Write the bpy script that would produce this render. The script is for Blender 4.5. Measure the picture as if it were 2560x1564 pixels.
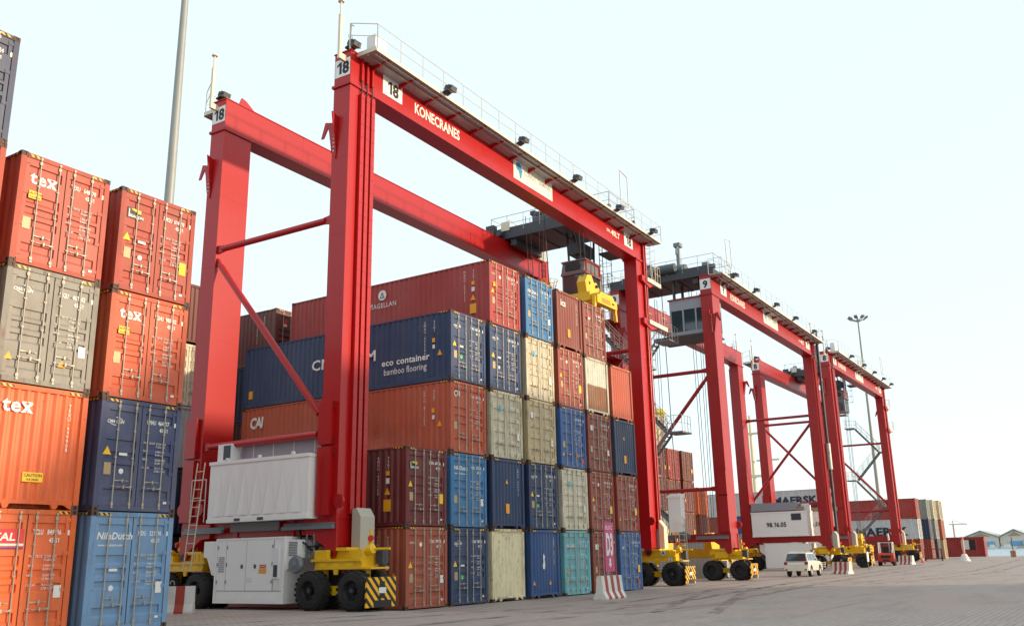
import bpy, bmesh, math, random
from mathutils import Vector, Matrix
random.seed(7)
S = bpy.context.scene
COL = S.collection
R = math.radians
for o in list(bpy.data.objects): bpy.data.objects.remove(o)

# ---------------------------------------------------------------- camera, sky, sun, exposure
cam = bpy.data.cameras.new('camera'); camo = bpy.data.objects.new('camera', cam); COL.objects.link(camo)
CP = Vector((-26.3511, -21.8529, 1.7322)); YAW, PIT, ROL, FPX = 0.995025, 0.258358, -0.019789, 2310.59
fw = Vector((math.sin(YAW)*math.cos(PIT), math.cos(YAW)*math.cos(PIT), math.sin(PIT)))
r0 = Vector((math.cos(YAW), -math.sin(YAW), 0)); u0 = r0.cross(fw)
rt = r0*math.cos(ROL)+u0*math.sin(ROL); up = u0*math.cos(ROL)-r0*math.sin(ROL)
M = Matrix((rt, up, -fw)).transposed().to_4x4(); M.translation = CP
camo.matrix_world = M
cam.sensor_fit = 'HORIZONTAL'; cam.sensor_width = 36; cam.lens = FPX/2560*36
cam.clip_start = .1; cam.clip_end = 12000
S.camera = camo
SUN_AZ, SUN_EL = Vector((0.34, -0.94, 0)).normalized(), R(11)
w = bpy.data.worlds.new('World'); S.world = w; w.use_nodes = True
wn, wl = w.node_tree.nodes, w.node_tree.links
bg = wn['Background']
sky = wn.new('ShaderNodeTexSky'); sky.sky_type = 'NISHITA'; sky.sun_disc = False
sky.sun_elevation = SUN_EL; sky.sun_rotation = math.atan2(SUN_AZ.x, SUN_AZ.y)
sky.air_density = 1.0; sky.dust_density = 1.2; sky.ozone_density = 2.0; sky.altitude = 0
mxs = wn.new('ShaderNodeMix'); mxs.data_type = 'RGBA'; mxs.inputs[0].default_value = .5
mxs.inputs[7].default_value = (10.0, 11.2, 11.35, 1)          # thin even overcast veil mixed into the clear sky
wl.new(sky.outputs[0], mxs.inputs[6]); wl.new(mxs.outputs[2], bg.inputs[0])
bg.inputs[1].default_value = 0.10
sun = bpy.data.lights.new('sun', 'SUN'); suno = bpy.data.objects.new('sun', sun); COL.objects.link(suno)
sun.energy = 2.7; sun.angle = R(1.5); sun.color = (1.0, .80, .56)
sd = SUN_AZ*math.cos(SUN_EL)+Vector((0, 0, math.sin(SUN_EL)))
suno.rotation_euler = sd.to_track_quat('Z', 'Y').to_euler(); suno.location = (0, -40, 60)
S.render.engine = 'CYCLES'
S.view_settings.view_transform = 'Standard'; S.view_settings.look = 'None'
S.view_settings.exposure = 0.7; S.view_settings.gamma = 1; S.view_settings.use_curve_mapping = False
S.render.resolution_x, S.render.resolution_y = 1024, 625

# ---------------------------------------------------------------- materials
def lin(c):
    return tuple(((v/255)/12.92 if v <= 10 else (((v/255)+.055)/1.055)**2.4) for v in c)
MATS = {}
def mat(name, rgb, rough=.5, metal=0, rust=0, streak=0, dirt=0, fade=0, spec=.5, coat=0, bump=0, lo=None):
    """painted or bare surface; rust, vertical streaks, dirt and fading are placed by position in the world"""
    if name in MATS: return MATS[name]
    m = bpy.data.materials.new(name); m.use_nodes = True; MATS[name] = m
    n, l = m.node_tree.nodes, m.node_tree.links; b = n['Principled BSDF']
    c = lin(rgb)+(1,)
    b.inputs['Base Color'].default_value = c; b.inputs['Roughness'].default_value = rough
    b.inputs['Metallic'].default_value = metal; b.inputs['Specular IOR Level'].default_value = spec
    if coat: b.inputs['Coat Weight'].default_value = coat; b.inputs['Coat Roughness'].default_value = .12
    if not (rust or streak or dirt or fade or bump): return m
    g = n.new('ShaderNodeNewGeometry'); pos = g.outputs['Position']
    def noise(scale, vec=(1, 1, 1), det=4, rgh=.6, off=0):
        mp = n.new('ShaderNodeMapping'); mp.inputs['Scale'].default_value = vec; mp.inputs['Location'].default_value = (off, off*.7, off*1.3)
        l.new(pos, mp.inputs[0]); t = n.new('ShaderNodeTexNoise')
        t.inputs['Scale'].default_value = scale; t.inputs['Detail'].default_value = det; t.inputs['Roughness'].default_value = rgh
        l.new(mp.outputs[0], t.inputs[0]); return t.outputs[0]
    def ramp(s, a, bb, x=1):
        r = n.new('ShaderNodeMapRange'); r.inputs[1].default_value = a; r.inputs[2].default_value = bb
        r.inputs[3].default_value = 0; r.inputs[4].default_value = x; l.new(s, r.inputs[0]); return r.outputs[0]
    def mix(fac, a, bcol):
        x = n.new('ShaderNodeMix'); x.data_type = 'RGBA'; l.new(fac, x.inputs[0])
        if hasattr(a, 'links'): l.new(a, x.inputs[6])
        else: x.inputs[6].default_value = a
        x.inputs[7].default_value = bcol; return x.outputs[2]
    cur = c
    off = random.uniform(0, 90)
    if lo:                                                   # second, rusted lower tone of the two-tone box
        sx = n.new('ShaderNodeSeparateXYZ'); l.new(pos, sx.inputs[0])
        ad = n.new('ShaderNodeMath'); ad.operation = 'MULTIPLY_ADD'; l.new(noise(.9, off=off), ad.inputs[0]); ad.inputs[1].default_value = .12
        l.new(sx.outputs[2], ad.inputs[2])
        cur = mix(ramp(ad.outputs[0], lo[1]+.03, lo[1]-.03), cur, lin(lo[0])+(1,))
    if fade:
        pale = tuple(min(1, v*.75+.16) for v in c[:3])+(1,)
        cur = mix(ramp(noise(.45, (1, 1, .7), off=off), .35, .75, fade), cur, pale)
    if streak:
        cur = mix(ramp(noise(5, (1, 1, .09), 5, .65, off+3), .5, .78, streak), cur, tuple(v*.42 for v in c[:3])+(1,))
    if dirt:
        cur = mix(ramp(noise(1.6, (1, 1, .6), 6, .7, off+9), .45, .8, dirt), cur, lin((92, 76, 60))+(1,))
    if rust:
        a = ramp(noise(5.5, (1, 1, .16), 8, .74, off+17), .60-rust*.16, .74-rust*.10, min(1, .5+rust*.5))
        cur = mix(a, cur, lin((112, 62, 34))+(1,))
        a2 = ramp(noise(9, (1, 1, .5), 6, .7, off+29), .66-rust*.14, .74-rust*.1, .8)
        cur = mix(a2, cur, lin((70, 38, 24))+(1,))
    if hasattr(cur, 'links'): l.new(cur, b.inputs['Base Color'])
    if bump:
        bp = n.new('ShaderNodeBump'); bp.inputs['Strength'].default_value = bump; bp.inputs['Distance'].default_value = .02
        l.new(noise(2.2, det=3, off=off), bp.inputs['Height']); l.new(bp.outputs[0], b.inputs['Normal'])
    return m

def stripes(name, ca, cb, freq, ang, rough=.5):
    m = bpy.data.materials.new(name); m.use_nodes = True; n, l = m.node_tree.nodes, m.node_tree.links
    b = n['Principled BSDF']; b.inputs['Roughness'].default_value = rough
    tc = n.new('ShaderNodeTexCoord'); sx = n.new('ShaderNodeSeparateXYZ'); l.new(tc.outputs['Object'], sx.inputs[0])
    s1 = n.new('ShaderNodeMath'); s1.operation = 'ADD'; l.new(sx.outputs[0], s1.inputs[0]); l.new(sx.outputs[1], s1.inputs[1])
    s2 = n.new('ShaderNodeMath'); s2.operation = 'MULTIPLY_ADD'; l.new(sx.outputs[2], s2.inputs[0]); s2.inputs[1].default_value = ang; l.new(s1.outputs[0], s2.inputs[2])
    s3 = n.new('ShaderNodeMath'); s3.operation = 'MULTIPLY'; l.new(s2.outputs[0], s3.inputs[0]); s3.inputs[1].default_value = freq
    s4 = n.new('ShaderNodeMath'); s4.operation = 'FRACT'; l.new(s3.outputs[0], s4.inputs[0])
    s5 = n.new('ShaderNodeMath'); s5.operation = 'GREATER_THAN'; l.new(s4.outputs[0], s5.inputs[0]); s5.inputs[1].default_value = .5
    x = n.new('ShaderNodeMix'); x.data_type = 'RGBA'; l.new(s5.outputs[0], x.inputs[0])
    x.inputs[6].default_value = lin(ca)+(1,); x.inputs[7].default_value = lin(cb)+(1,); l.new(x.outputs[2], b.inputs['Base Color'])
    return m

RED = mat('crane_red_paint', (172, 5, 9), .38, spec=.4, coat=.1, streak=.07, dirt=.04)
RED2 = mat('crane_dark_red_paint', (146, 12, 12), .42, streak=.25, dirt=.25)
REDO = mat('crane_faded_red_paint', (190, 44, 42), .42, streak=.25, dirt=.2, fade=.25)
YEL = mat('yellow_machine_paint', (232, 182, 8), .45, streak=.12, dirt=.22)
WHP = mat('white_house_paint', (240, 237, 232), .45, streak=.03, dirt=.04)
GALV = mat('galvanised_steel', (168, 166, 160), .5, .35, dirt=.2)
RAIL = mat('handrail_steel', (205, 204, 196), .5, .1)
CREAM = mat('cream_kick_plate', (214, 206, 184), .5)
DKG = mat('dark_grey_machinery', (58, 62, 68), .55, dirt=.2)
MDG = mat('mid_grey_steel', (118, 122, 126), .5, .2, dirt=.2)
BLK = mat('black_rubber', (22, 22, 23), .8, dirt=.35, bump=.2)
BLKP = mat('black_paint', (20, 20, 22), .5)
GLASS = mat('dark_window_glass', (46, 62, 68), .06, spec=.9)
WHT = mat('white_lettering', (232, 228, 218), .6)
BLKT = mat('black_lettering', (24, 26, 32), .6)
PLW = mat('white_sign_plate', (228, 228, 226), .5, dirt=.05)
BAR = mat('zinc_locking_gear', (172, 162, 146), .5, .3, rust=.1)
CAST = mat('rusty_corner_steel', (92, 66, 54), .75, rust=.35, bump=.3)
GASK = mat('door_gasket', (38, 34, 32), .8)
HAZ = stripes('yellow_black_hazard_print', (236, 178, 20), (26, 24, 22), 7, .9)
BUMP = stripes('yellow_black_bumper_paint', (244, 178, 16), (26, 25, 24), 3.1, 1.0)
ORY = mat('orange_yellow_decal', (238, 160, 22), .5)
TRIY = mat('yellow_decal', (244, 190, 20), .5)
TAN = mat('tan_data_plate', (176, 150, 112), .5, .2)
DECW = mat('white_decal', (224, 222, 214), .5)
DECR = mat('red_decal', (206, 40, 38), .5)
DECG = mat('green_decal', (60, 180, 96), .5)
DECB = mat('light_blue_decal', (86, 170, 200), .5)
ROPE = mat('wire_rope', (70, 70, 72), .6, .5)
CON = mat('bare_concrete', (172, 166, 156), .85, dirt=.4)

# ---------------------------------------------------------------- mesh helpers
GL = {}
def _glyphs():
    dg = None
    chars = "ABCDEFGHIJKLMNOPQRSTUVWXYZabcdefghijklmnopqrstuvwxyz0123456789.-/"
    for bold in (0, 1, 2):
        cu = bpy.data.curves.new('t', 'FONT'); cu.resolution_u = 2; cu.offset = (0, .022, .042)[bold]
        ob = bpy.data.objects.new('t', cu); COL.objects.link(ob)
        def get(s):
            cu.body = s; bpy.context.view_layer.update()
            e = ob.evaluated_get(bpy.context.evaluated_depsgraph_get()); me = e.to_mesh()
            r = ([tuple(v.co[:2]) for v in me.vertices], [tuple(p.vertices) for p in me.polygons]); e.to_mesh_clear(); return r
        iv = max(x for x, y in get('|')[0])
        for c in chars:
            g = get(c); adv = max(x for x, y in get(c+'|')[0])-iv
            GL[c, bold] = (g[0], g[1], adv)
        h = max(y for x, y in GL['H', bold][0])
        for c in chars:
            v, f, a = GL[c, bold]; GL[c, bold] = ([(x/h, y/h) for x, y in v], f, a/h)
        bpy.data.objects.remove(ob); bpy.data.curves.remove(cu)
    for b, t in ((0, .12), (1, .19), (2, .24)):                # figure one with a flag
        GL['1', b] = ([(.36, 0), (.36+t, 0), (.36+t, 1), (.38, 1), (.1, .8), (.1, .8-t*.75), (.36, .84-t*.4)], [(0, 1, 2, 3, 6), (3, 4, 5, 6)], .7)
_glyphs()

def V(*a): return Vector(a)
class MB:
    def __init__(s): s.v, s.f, s.m, s.sm = [], [], [], []
    def add(s, vs, fs, mi=0, sm=False):
        o = len(s.v); s.v += [tuple(x) for x in vs]
        for f in fs: s.f.append(tuple(i+o for i in f)); s.m.append(mi); s.sm.append(sm)
        return s
    def box(s, a, b, mi=0):
        x0, y0, z0 = a; x1, y1, z1 = b
        if x0 > x1: x0, x1 = x1, x0
        if y0 > y1: y0, y1 = y1, y0
        if z0 > z1: z0, z1 = z1, z0
        return s.add([(x0,y0,z0),(x1,y0,z0),(x1,y1,z0),(x0,y1,z0),(x0,y0,z1),(x1,y0,z1),(x1,y1,z1),(x0,y1,z1)],
                     [(0,3,2,1),(4,5,6,7),(0,1,5,4),(1,2,6,5),(2,3,7,6),(3,0,4,7)], mi)
    def prism(s, pts, ext, mi=0):
        """closed outline (3-D points) swept along ext"""
        n = len(pts); e = Vector(ext); p = [Vector(q) for q in pts]
        nrm = Vector((0, 0, 0))
        for i in range(n): nrm += p[i].cross(p[(i+1) % n])
        if nrm.dot(e) > 0: p = p[::-1]
        return s.add(p+[q+e for q in p], [tuple(range(n)), tuple(range(2*n-1, n-1, -1))]+[(i, i+n, (i+1) % n+n, (i+1) % n) for i in range(n)], mi)
    def tube(s, p, q, r, n=8, mi=0, r2=None, cap=True):
        p, q = Vector(p), Vector(q); d = (q-p)
        if d.length < 1e-6: return s
        d.normalize(); a = d.orthogonal().normalized(); b = d.cross(a); r2 = r if r2 is None else r2
        A = [p+(a*math.cos(t)+b*math.sin(t))*r for t in [2*math.pi*i/n for i in range(n)]]
        B = [q+(a*math.cos(t)+b*math.sin(t))*r2 for t in [2*math.pi*i/n for i in range(n)]]
        s.add(A+B, [(i, (i+1) % n, (i+1) % n+n, i+n) for i in range(n)], mi, n > 5)
        if cap: s.add(A, [tuple(range(n-1, -1, -1))], mi); s.add(B, [tuple(range(n))], mi)
        return s
    def path(s, pts, r, n=6, mi=0):
        for a, b in zip(pts, pts[1:]): s.tube(a, b, r, n, mi)
        return s
    def lathe(s, c, ax, prof, n=20, mi=0):
        """profile of (distance along ax, radius, material)"""
        c = Vector(c); d = Vector(ax).normalized(); a = d.orthogonal().normalized(); b = d.cross(a)
        rings = [[c+d*t[0]+(a*math.cos(k)+b*math.sin(k))*t[1] for k in [2*math.pi*i/n for i in range(n)]] for t in prof]
        for k in range(len(prof)-1):
            m_ = prof[k][2] if len(prof[k]) > 2 else mi
            s.add(rings[k]+rings[k+1], [(i, (i+1) % n, (i+1) % n+n, i+n) for i in range(n)], m_, True)
        return s
    def quad(s, a, b, c, d, mi=0): return s.add([a, b, c, d], [(0, 1, 2, 3)], mi)
    def txt(s, t, o, ux, uy, h, bold=0, mi=0, align='l', sp=1.0, wx=1.0, shear=0, fit=0):
        if fit: wx = fit/(sum((GL[c, bold][2] if c != ' ' else .42)*sp for c in t)*h)
        o, ux, uy = Vector(o), Vector(ux), Vector(uy)
        W = sum((GL[c, bold][2] if c != ' ' else .42)*sp for c in t)*h*wx
        x = 0 if align == 'l' else (-W/2 if align == 'c' else -W)
        for c in t:
            if c == ' ': x += .42*sp*h*wx; continue
            v, f, a = GL[c, bold]
            s.add([o+ux*(x+(p[0]+p[1]*shear)*h*wx)+uy*(p[1]*h) for p in v], f, mi); x += a*sp*h*wx
        return s
    def vtxt(s, t, o, ux, uy, h, gap=1.35, bold=0, mi=0):
        o = Vector(o)
        for i, c in enumerate(t): s.txt(c, o-Vector(uy)*h*gap*i, ux, uy, h, bold, mi, 'c')
        return s
    def mesh(s, name):
        me = bpy.data.meshes.new(name); me.from_pydata(s.v, [], s.f); me.update()
        me.polygons.foreach_set('material_index', s.m); me.polygons.foreach_set('use_smooth', s.sm)
        return me
    def build(s, name, mats, parent=None, loc=None):
        me = s.mesh(name)
        for m_ in (mats if isinstance(mats, (list, tuple)) else [mats]): me.materials.append(m_)
        return put(me, name, parent, loc)
def put(me, name, parent=None, loc=None, m=None, rot=None):
    o = bpy.data.objects.new(name, me); COL.objects.link(o)
    if parent: o.parent = parent
    if loc: o.location = loc
    if rot: o.rotation_euler = rot
    if m:
        if not me.materials: me.materials.append(m)
        o.material_slots[0].link = 'OBJECT'; o.material_slots[0].material = m
    return o
def thing(name, label, cat, loc=(0, 0, 0), rz=0, group=None):
    o = bpy.data.objects.new(name, None); COL.objects.link(o); o.location = loc; o.rotation_euler = (0, 0, rz)
    o['label'] = label; o['category'] = cat
    if group: o['group'] = group
    o.empty_display_size = .3
    return o
def tag(o, label, cat, group=None):
    o['label'] = label; o['category'] = cat
    if group: o['group'] = group
    return o
def copy_tree(o, parent=None):
    c = o.copy(); COL.objects.link(c); c.parent = parent
    for ch in list(o.children): copy_tree(ch, c)
    return c
X, Y, Z = V(1, 0, 0), V(0, 1, 0), V(0, 0, 1)
def gz(x):
    """height of the yard: a low rise under the near runway and a gentle climb towards the quay"""
    a = .13*min(1, max(0, (-.3-x)/1.6)) if x < 0 else 0
    b = .0075*max(0, min(x, 150)-46)
    return a+min(b, .45)

# ---------------------------------------------------------------- ground, water, far shore
mg = bpy.data.materials.new('concrete_block_paving'); mg.use_nodes = True
n, l = mg.node_tree.nodes, mg.node_tree.links; b = n['Principled BSDF']; b.inputs['Roughness'].default_value = .75
g = n.new('ShaderNodeNewGeometry'); mp = n.new('ShaderNodeMapping'); mp.inputs['Rotation'].default_value = (0, 0, R(0)); l.new(g.outputs['Position'], mp.inputs[0])
bt = n.new('ShaderNodeTexBrick'); bt.inputs['Scale'].default_value = 1; bt.inputs['Brick Width'].default_value = .26; bt.inputs['Row Height'].default_value = .17
bt.inputs['Mortar Size'].default_value = .013; bt.inputs['Mortar Smooth'].default_value = .3; bt.inputs['Bias'].default_value = 0
bt.inputs['Color1'].default_value = lin((172, 160, 151))+(1,); bt.inputs['Color2'].default_value = lin((158, 147, 140))+(1,); bt.inputs['Mortar'].default_value = lin((116, 107, 101))+(1,)
l.new(mp.outputs[0], bt.inputs[0])
def gn(scale, vec, det=6, rgh=.65):
    m2 = n.new('ShaderNodeMapping'); m2.inputs['Scale'].default_value = vec; l.new(g.outputs['Position'], m2.inputs[0])
    t = n.new('ShaderNodeTexNoise'); t.inputs['Scale'].default_value = scale; t.inputs['Detail'].default_value = det; t.inputs['Roughness'].default_value = rgh
    l.new(m2.outputs[0], t.inputs[0]); return t.outputs[0]
def gmix(f, a, c, lo_, hi_, amt):
    r = n.new('ShaderNodeMapRange'); r.inputs[1].default_value = lo_; r.inputs[2].default_value = hi_; r.inputs[4].default_value = amt; l.new(f, r.inputs[0])
    x = n.new('ShaderNodeMix'); x.data_type = 'RGBA'; l.new(r.outputs[0], x.inputs[0]); l.new(a, x.inputs[6]); x.inputs[7].default_value = lin(c)+(1,); return x.outputs[2]
c = gmix(gn(.16, (1, 1, 1)), bt.outputs[0], (168, 140, 124), .38, .68, .6)
c = gmix(gn(.5, (.35, 1, 1)), c, (104, 96, 92), .5, .78, .5)
c = gmix(gn(2.5, (1, 1, 1), 8, .7), c, (180, 168, 156), .58, .8, .45)
c = gmix(gn(1.1, (.2, 1, 1), 8, .75), c, (70, 64, 62), .58, .78, .55); c = gmix(gn(.9, (.06, 1.6, 1), 4, .5), c, (84, 78, 76), .6, .72, .4)
l.new(c, b.inputs['Base Color'])
bp = n.new('ShaderNodeBump'); bp.inputs['Strength'].default_value = .3; bp.inputs['Distance'].default_value = .008; l.new(bt.outputs['Fac'], bp.inputs['Height']); bp.invert = True
l.new(bp.outputs[0], b.inputs['Normal'])
xs = [-400, -120, -60, -30, -15, -8, -4, -2, -1.6, -1.2, -.9, -.6, -.3, 0, 4, 10, 20, 40, 46, 58, 70, 90, 106, 110, 130, 148]
ys = [-400, -120, -60, -30, -10, 0, 10, 30, 60, 120, 400]
m_ = MB()
m_.add([(x, y, gz(x)) for y in ys for x in xs], [(j*len(xs)+i, j*len(xs)+i+1, (j+1)*len(xs)+i+1, (j+1)*len(xs)+i) for j in range(len(ys)-1) for i in range(len(xs)-1)])
m_.quad((148, -400, gz(148)), (148, 400, gz(148)), (148, 400, -3), (148, -400, -3))
o = m_.build('yard_pavement', mg); o['kind'] = 'structure'
# faded painted lane lines
LINE = mat('worn_yellow_paint', (176, 142, 60), .8, dirt=.6); LINR = mat('worn_red_paint', (168, 74, 66), .8, dirt=.5)
m_ = MB()
m_.quad((-11, 2.6, gz(-11)+.004), (-3.4, 2.0, gz(-3.4)+.004), (-3.4, 2.12, gz(-3.4)+.004), (-11, 2.72, gz(-11)+.004))
m_.quad((18, -7.5, .004), (26, -6.2, .004), (26, -6.05, .004), (18, -7.35, .004))
o = m_.build('lane_marking', LINE); o['kind'] = 'structure'
m_ = MB(); m_.quad((24, -1.6, .004), (46, -1.2, .004), (46, -1.0, .004), (24, -1.4, .004)); o = m_.build('lane_marking', LINR); o['kind'] = 'structure'
mt = bpy.data.materials.new('tyre_rubber_marks'); mt.use_nodes = True; n, l = mt.node_tree.nodes, mt.node_tree.links; b = n['Principled BSDF']
b.inputs['Base Color'].default_value = lin((52, 47, 45))+(1,); b.inputs['Roughness'].default_value = .8
g = n.new('ShaderNodeNewGeometry'); mp = n.new('ShaderNodeMapping'); mp.inputs['Scale'].default_value = (.5, 2.5, 1); l.new(g.outputs['Position'], mp.inputs[0])
tn = n.new('ShaderNodeTexNoise'); tn.inputs['Scale'].default_value = 1.4; tn.inputs['Detail'].default_value = 7; l.new(mp.outputs[0], tn.inputs[0])
r_ = n.new('ShaderNodeMapRange'); r_.inputs[1].default_value = .42; r_.inputs[2].default_value = .72; r_.inputs[4].default_value = .55; l.new(tn.outputs[0], r_.inputs[0]); l.new(r_.outputs[0], b.inputs['Alpha'])
def track(pts, w_):
    m_ = MB(); k = []
    for i in range(41):
        t = i/40*(len(pts)-1); j = min(int(t), len(pts)-2); f = t-j; f = f*f*(3-2*f); p = Vector(pts[j]).lerp(Vector(pts[j+1]), f); k.append(p)
    vs = []
    for i, p in enumerate(k):
        d_ = (k[min(i+1, 40)]-k[max(i-1, 0)]).normalized(); q = V(-d_.y, d_.x, 0)*w_/2; vs += [tuple(p+q+Z*(gz(p.x)+.008)), tuple(p-q+Z*(gz(p.x)+.008))]
    m_.add(vs, [(2*i, 2*i+1, 2*i+3, 2*i+2) for i in range(40)]); o = m_.build('tyre_mark', mt); o['kind'] = 'structure'
for off in (0, 1.9):
    track([(-14, -8+off, 0), (6, -9+off, 0), (30, -6.5+off, 0), (80, -5+off, 0)], .45)
    track([(1, -11+off, 0), (18, -6+off, 0), (30, -10.5+off, 0), (55, -13+off, 0), (110, -12+off, 0)], .4)
    track([(-12, 1.0-off, 0), (-4, -2.4-off, 0), (8, -5.2-off, 0), (28, -3.0-off, 0)], .4)
ms = bpy.data.materials.new('harbour_water'); ms.use_nodes = True
n, l = ms.node_tree.nodes, ms.node_tree.links; b = n['Principled BSDF']
b.inputs['Base Color'].default_value = lin((84, 116, 132))+(1,); b.inputs['Roughness'].default_value = .22
tn = n.new('ShaderNodeTexNoise'); g = n.new('ShaderNodeNewGeometry'); mp = n.new('ShaderNodeMapping'); mp.inputs['Scale'].default_value = (.05, .22, 1)
l.new(g.outputs['Position'], mp.inputs[0]); l.new(mp.outputs[0], tn.inputs[0]); tn.inputs['Scale'].default_value = 1; tn.inputs['Detail'].default_value = 6
bp = n.new('ShaderNodeBump'); bp.inputs['Strength'].default_value = .6; bp.inputs['Distance'].default_value = 1; l.new(tn.outputs[0], bp.inputs['Height']); l.new(bp.outputs[0], b.inputs['Normal'])
m_ = MB()
m_.add([(148, -3000, -1.9), (148, 3000, -1.9), (760, 3000, 1.4), (760, -3000, 1.4), (9000, 9000, 6), (9000, -9000, 6)], [(0, 3, 2, 1), (3, 5, 4, 2)])
o = m_.build('water', ms); o['kind'] = 'structure'
SHORE = mat('far_shore_ground', (150, 142, 128), .9, dirt=.4)
m_ = MB(); rr = random.Random(3)
pts = [(760, -900), (770, -400), (765, 0), (775, 300), (790, 900)]
top = [(x+6, y, 3.0) for x, y in pts]; bot = [(x, y, 0) for x, y in pts]; back = [(x+2500, y*4, 9) for x, y in pts]
for i in range(4):
    m_.add([bot[i], bot[i+1], top[i+1], top[i]], [(0, 1, 2, 3)]); m_.add([top[i], top[i+1], back[i+1], back[i]], [(0, 1, 2, 3)])
o = m_.build('far_shore', SHORE); o['kind'] = 'structure'

# ---------------------------------------------------------------- containers
CW, CL, CH = 2.438, 12.192, 2.88
def corr(n_, depth, length):
    """trapezoid corrugation outline: (along, in) pairs"""
    p = length/n_; out = []
    for i in range(n_):
        a = i*p; out += [(a+p*.10, 0), (a+p*.36, 0), (a+p*.52, depth), (a+p*.84, depth)]
    return [(0, 0)]+out+[(length, 0)]
def dent(y, z):
    k = 0
    for cy, cz, ry, rz_, a in ((4.2, .9, 2.2, .55, .10), (6.4, .7, 1.2, .4, .07), (3.0, 1.1, .8, .5, -.05), (8.5, 1.4, 1.5, .8, .03)): k += a*math.exp(-((y-cy)/ry)**2-((z-cz)/rz_)**2)*(1+.35*math.sin(y*7.0))
    return k
def side_mesh(x, sgn, L=CL, dented=False):
    m_ = MB(); pr = corr(int(round(L/.30)), .045, L-.24); z0, z1 = .16, CH-.07
    vs = []
    nz = 12 if dented else 1
    for a, d in pr:
        for j in range(nz+1):
            z = z0+(z1-z0)*j/nz; vs.append((x+sgn*(.012+d+(dent(a, z) if dented else 0)), .12+a, z))
    k = len(pr); w_ = nz+1; fs = []
    for i in range(k-1):
        for j in range(nz): q = (w_*i+j, w_*(i+1)+j, w_*(i+1)+j+1, w_*i+j+1); fs.append(q if sgn < 0 else q[::-1])
    m_.add(vs, fs)
    return m_.mesh('side_panel')
def frame_mesh(L=CL, blank=False):
    m_ = MB()
    for x in (0, CW-.15):
        m_.box((x+.004, .004, .12), (x+.146, .11, CH-.12)); m_.box((x+.004, L-.11, .12), (x+.146, L-.004, CH-.12))
    for x in (0, CW-.06):
        m_.box((x+.003, .17, CH-.075), (x+.057, L-.17, CH-.015)); m_.box((x+.003, .17, .02), (x+.057, L-.17, .17))
    for y in (0, L-.1):
        m_.box((.17, y+.006, CH-.125), (CW-.17, y+.094, CH-.012))
        if not (blank and y == 0): m_.box((.17, y+.006, .03), (CW-.17, y+.094, .15))
    for k in range(24): m_.box((.06, .4+k*.49, .04), (CW-.06, .46+k*.49, .15))
    if blank:                                              # front end: sill with gooseneck tunnel feet
        m_.box((.17, .006, .115), (CW-.17, .094, .2))
        for cx in (.62, CW-.62): m_.prism([(cx-.1, .01, .115), (cx+.1, .01, .115), (cx+.05, .01, -.02+.03), (cx-.05, .01, -.02+.03)], (0, .08, 0))
        for sx, x in ((1, .17), (-1, CW-.17)): m_.prism([(x, .012, .115), (x+sx*.22, .012, .115), (x, .012, .0)], (0, .07, 0))
    return m_.mesh('frame')
def roof_mesh(L=CL):
    m_ = MB(); pr = corr(22, .02, L-.24); vs = []
    for a, d in pr: vs += [(.05, .12+a, CH-.03-d), (CW-.05, .12+a, CH-.03-d)]
    m_.add(vs, [(2*i, 2*i+1, 2*i+3, 2*i+2) for i in range(len(pr)-1)])
    return m_.mesh('roof_panel')
def floor_mesh(L=CL):
    m_ = MB(); m_.box((.06, .12, .151), (CW-.06, L-.12, .175)); return m_.mesh('floor')
def door_mesh(x0, x1, pat):
    m_ = MB(); z0, z1, y0, d = .155, CH-.13, .028, .042
    w0, w1 = x0+.095, x1-.095
    m_.box((x0, y0, z0), (w0, y0+.05, z1)); m_.box((w1, y0, z0), (x1, y0+.05, z1))
    H = z1-z0; lev = [(0, 0)]
    for a, b_ in pat: lev += [(a, 0), (a+.006, d), (b_-.022, d), (b_, 0)]
    lev += [(1, 0)]; vs = []
    for t, dd in lev: vs += [(w0, y0+.002+dd, z1-t*H), (w1, y0+.002+dd, z1-t*H)]
    m_.add(vs, [(2*i, 2*i+2, 2*i+3, 2*i+1) for i in range(len(lev)-1)])
    hx = x0 if x0 < 1 else x1; sg = 1 if x0 < 1 else -1
    for t in (.04, .34, .66, .95):                            # hinge blades on the outer edge
        zz = z1-t*H; m_.box((hx-sg*.07, y0-.014, zz-.045), (hx+sg*.11, y0-.001, zz+.045))
    return m_.mesh('door')
PAT_A = [(.07, .17), (.36, .45), (.48, .56), (.60, .68), (.84, .93)]
PAT_B = [(.06, .20), (.25, .39), (.44, .58), (.63, .77), (.82, .95)]
def bar_mesh():
    m_ = MB(); m_.tube((0, 0, .10), (0, 0, CH-.075), .017, 7)
    for z in (.16, CH-.24): m_.box((-.032, -.01, z), (.032, .034, z+.08))
    for z in (.09, CH-.11): m_.box((-.026, -.018, z), (.026, .012, z+.045))
    for z in (.62, 1.35, 2.05): m_.box((-.034, -.004, z), (.034, .032, z+.035))
    return m_.mesh('locking_bar')
def handle_mesh():
    m_ = MB(); m_.box((0, -.016, -.014), (.08, .012, .014)); m_.prism([(.08, -.014, -.012), (.25, -.026, .0), (.42, -.014, -.008), (.42, -.014, .010), (.25, -.026, .018), (.08, -.014, .012)], (0, .014, 0))
    m_.box((.21, -.03, -.04), (.25, .012, .04)); return m_.mesh('door_handle')
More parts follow.
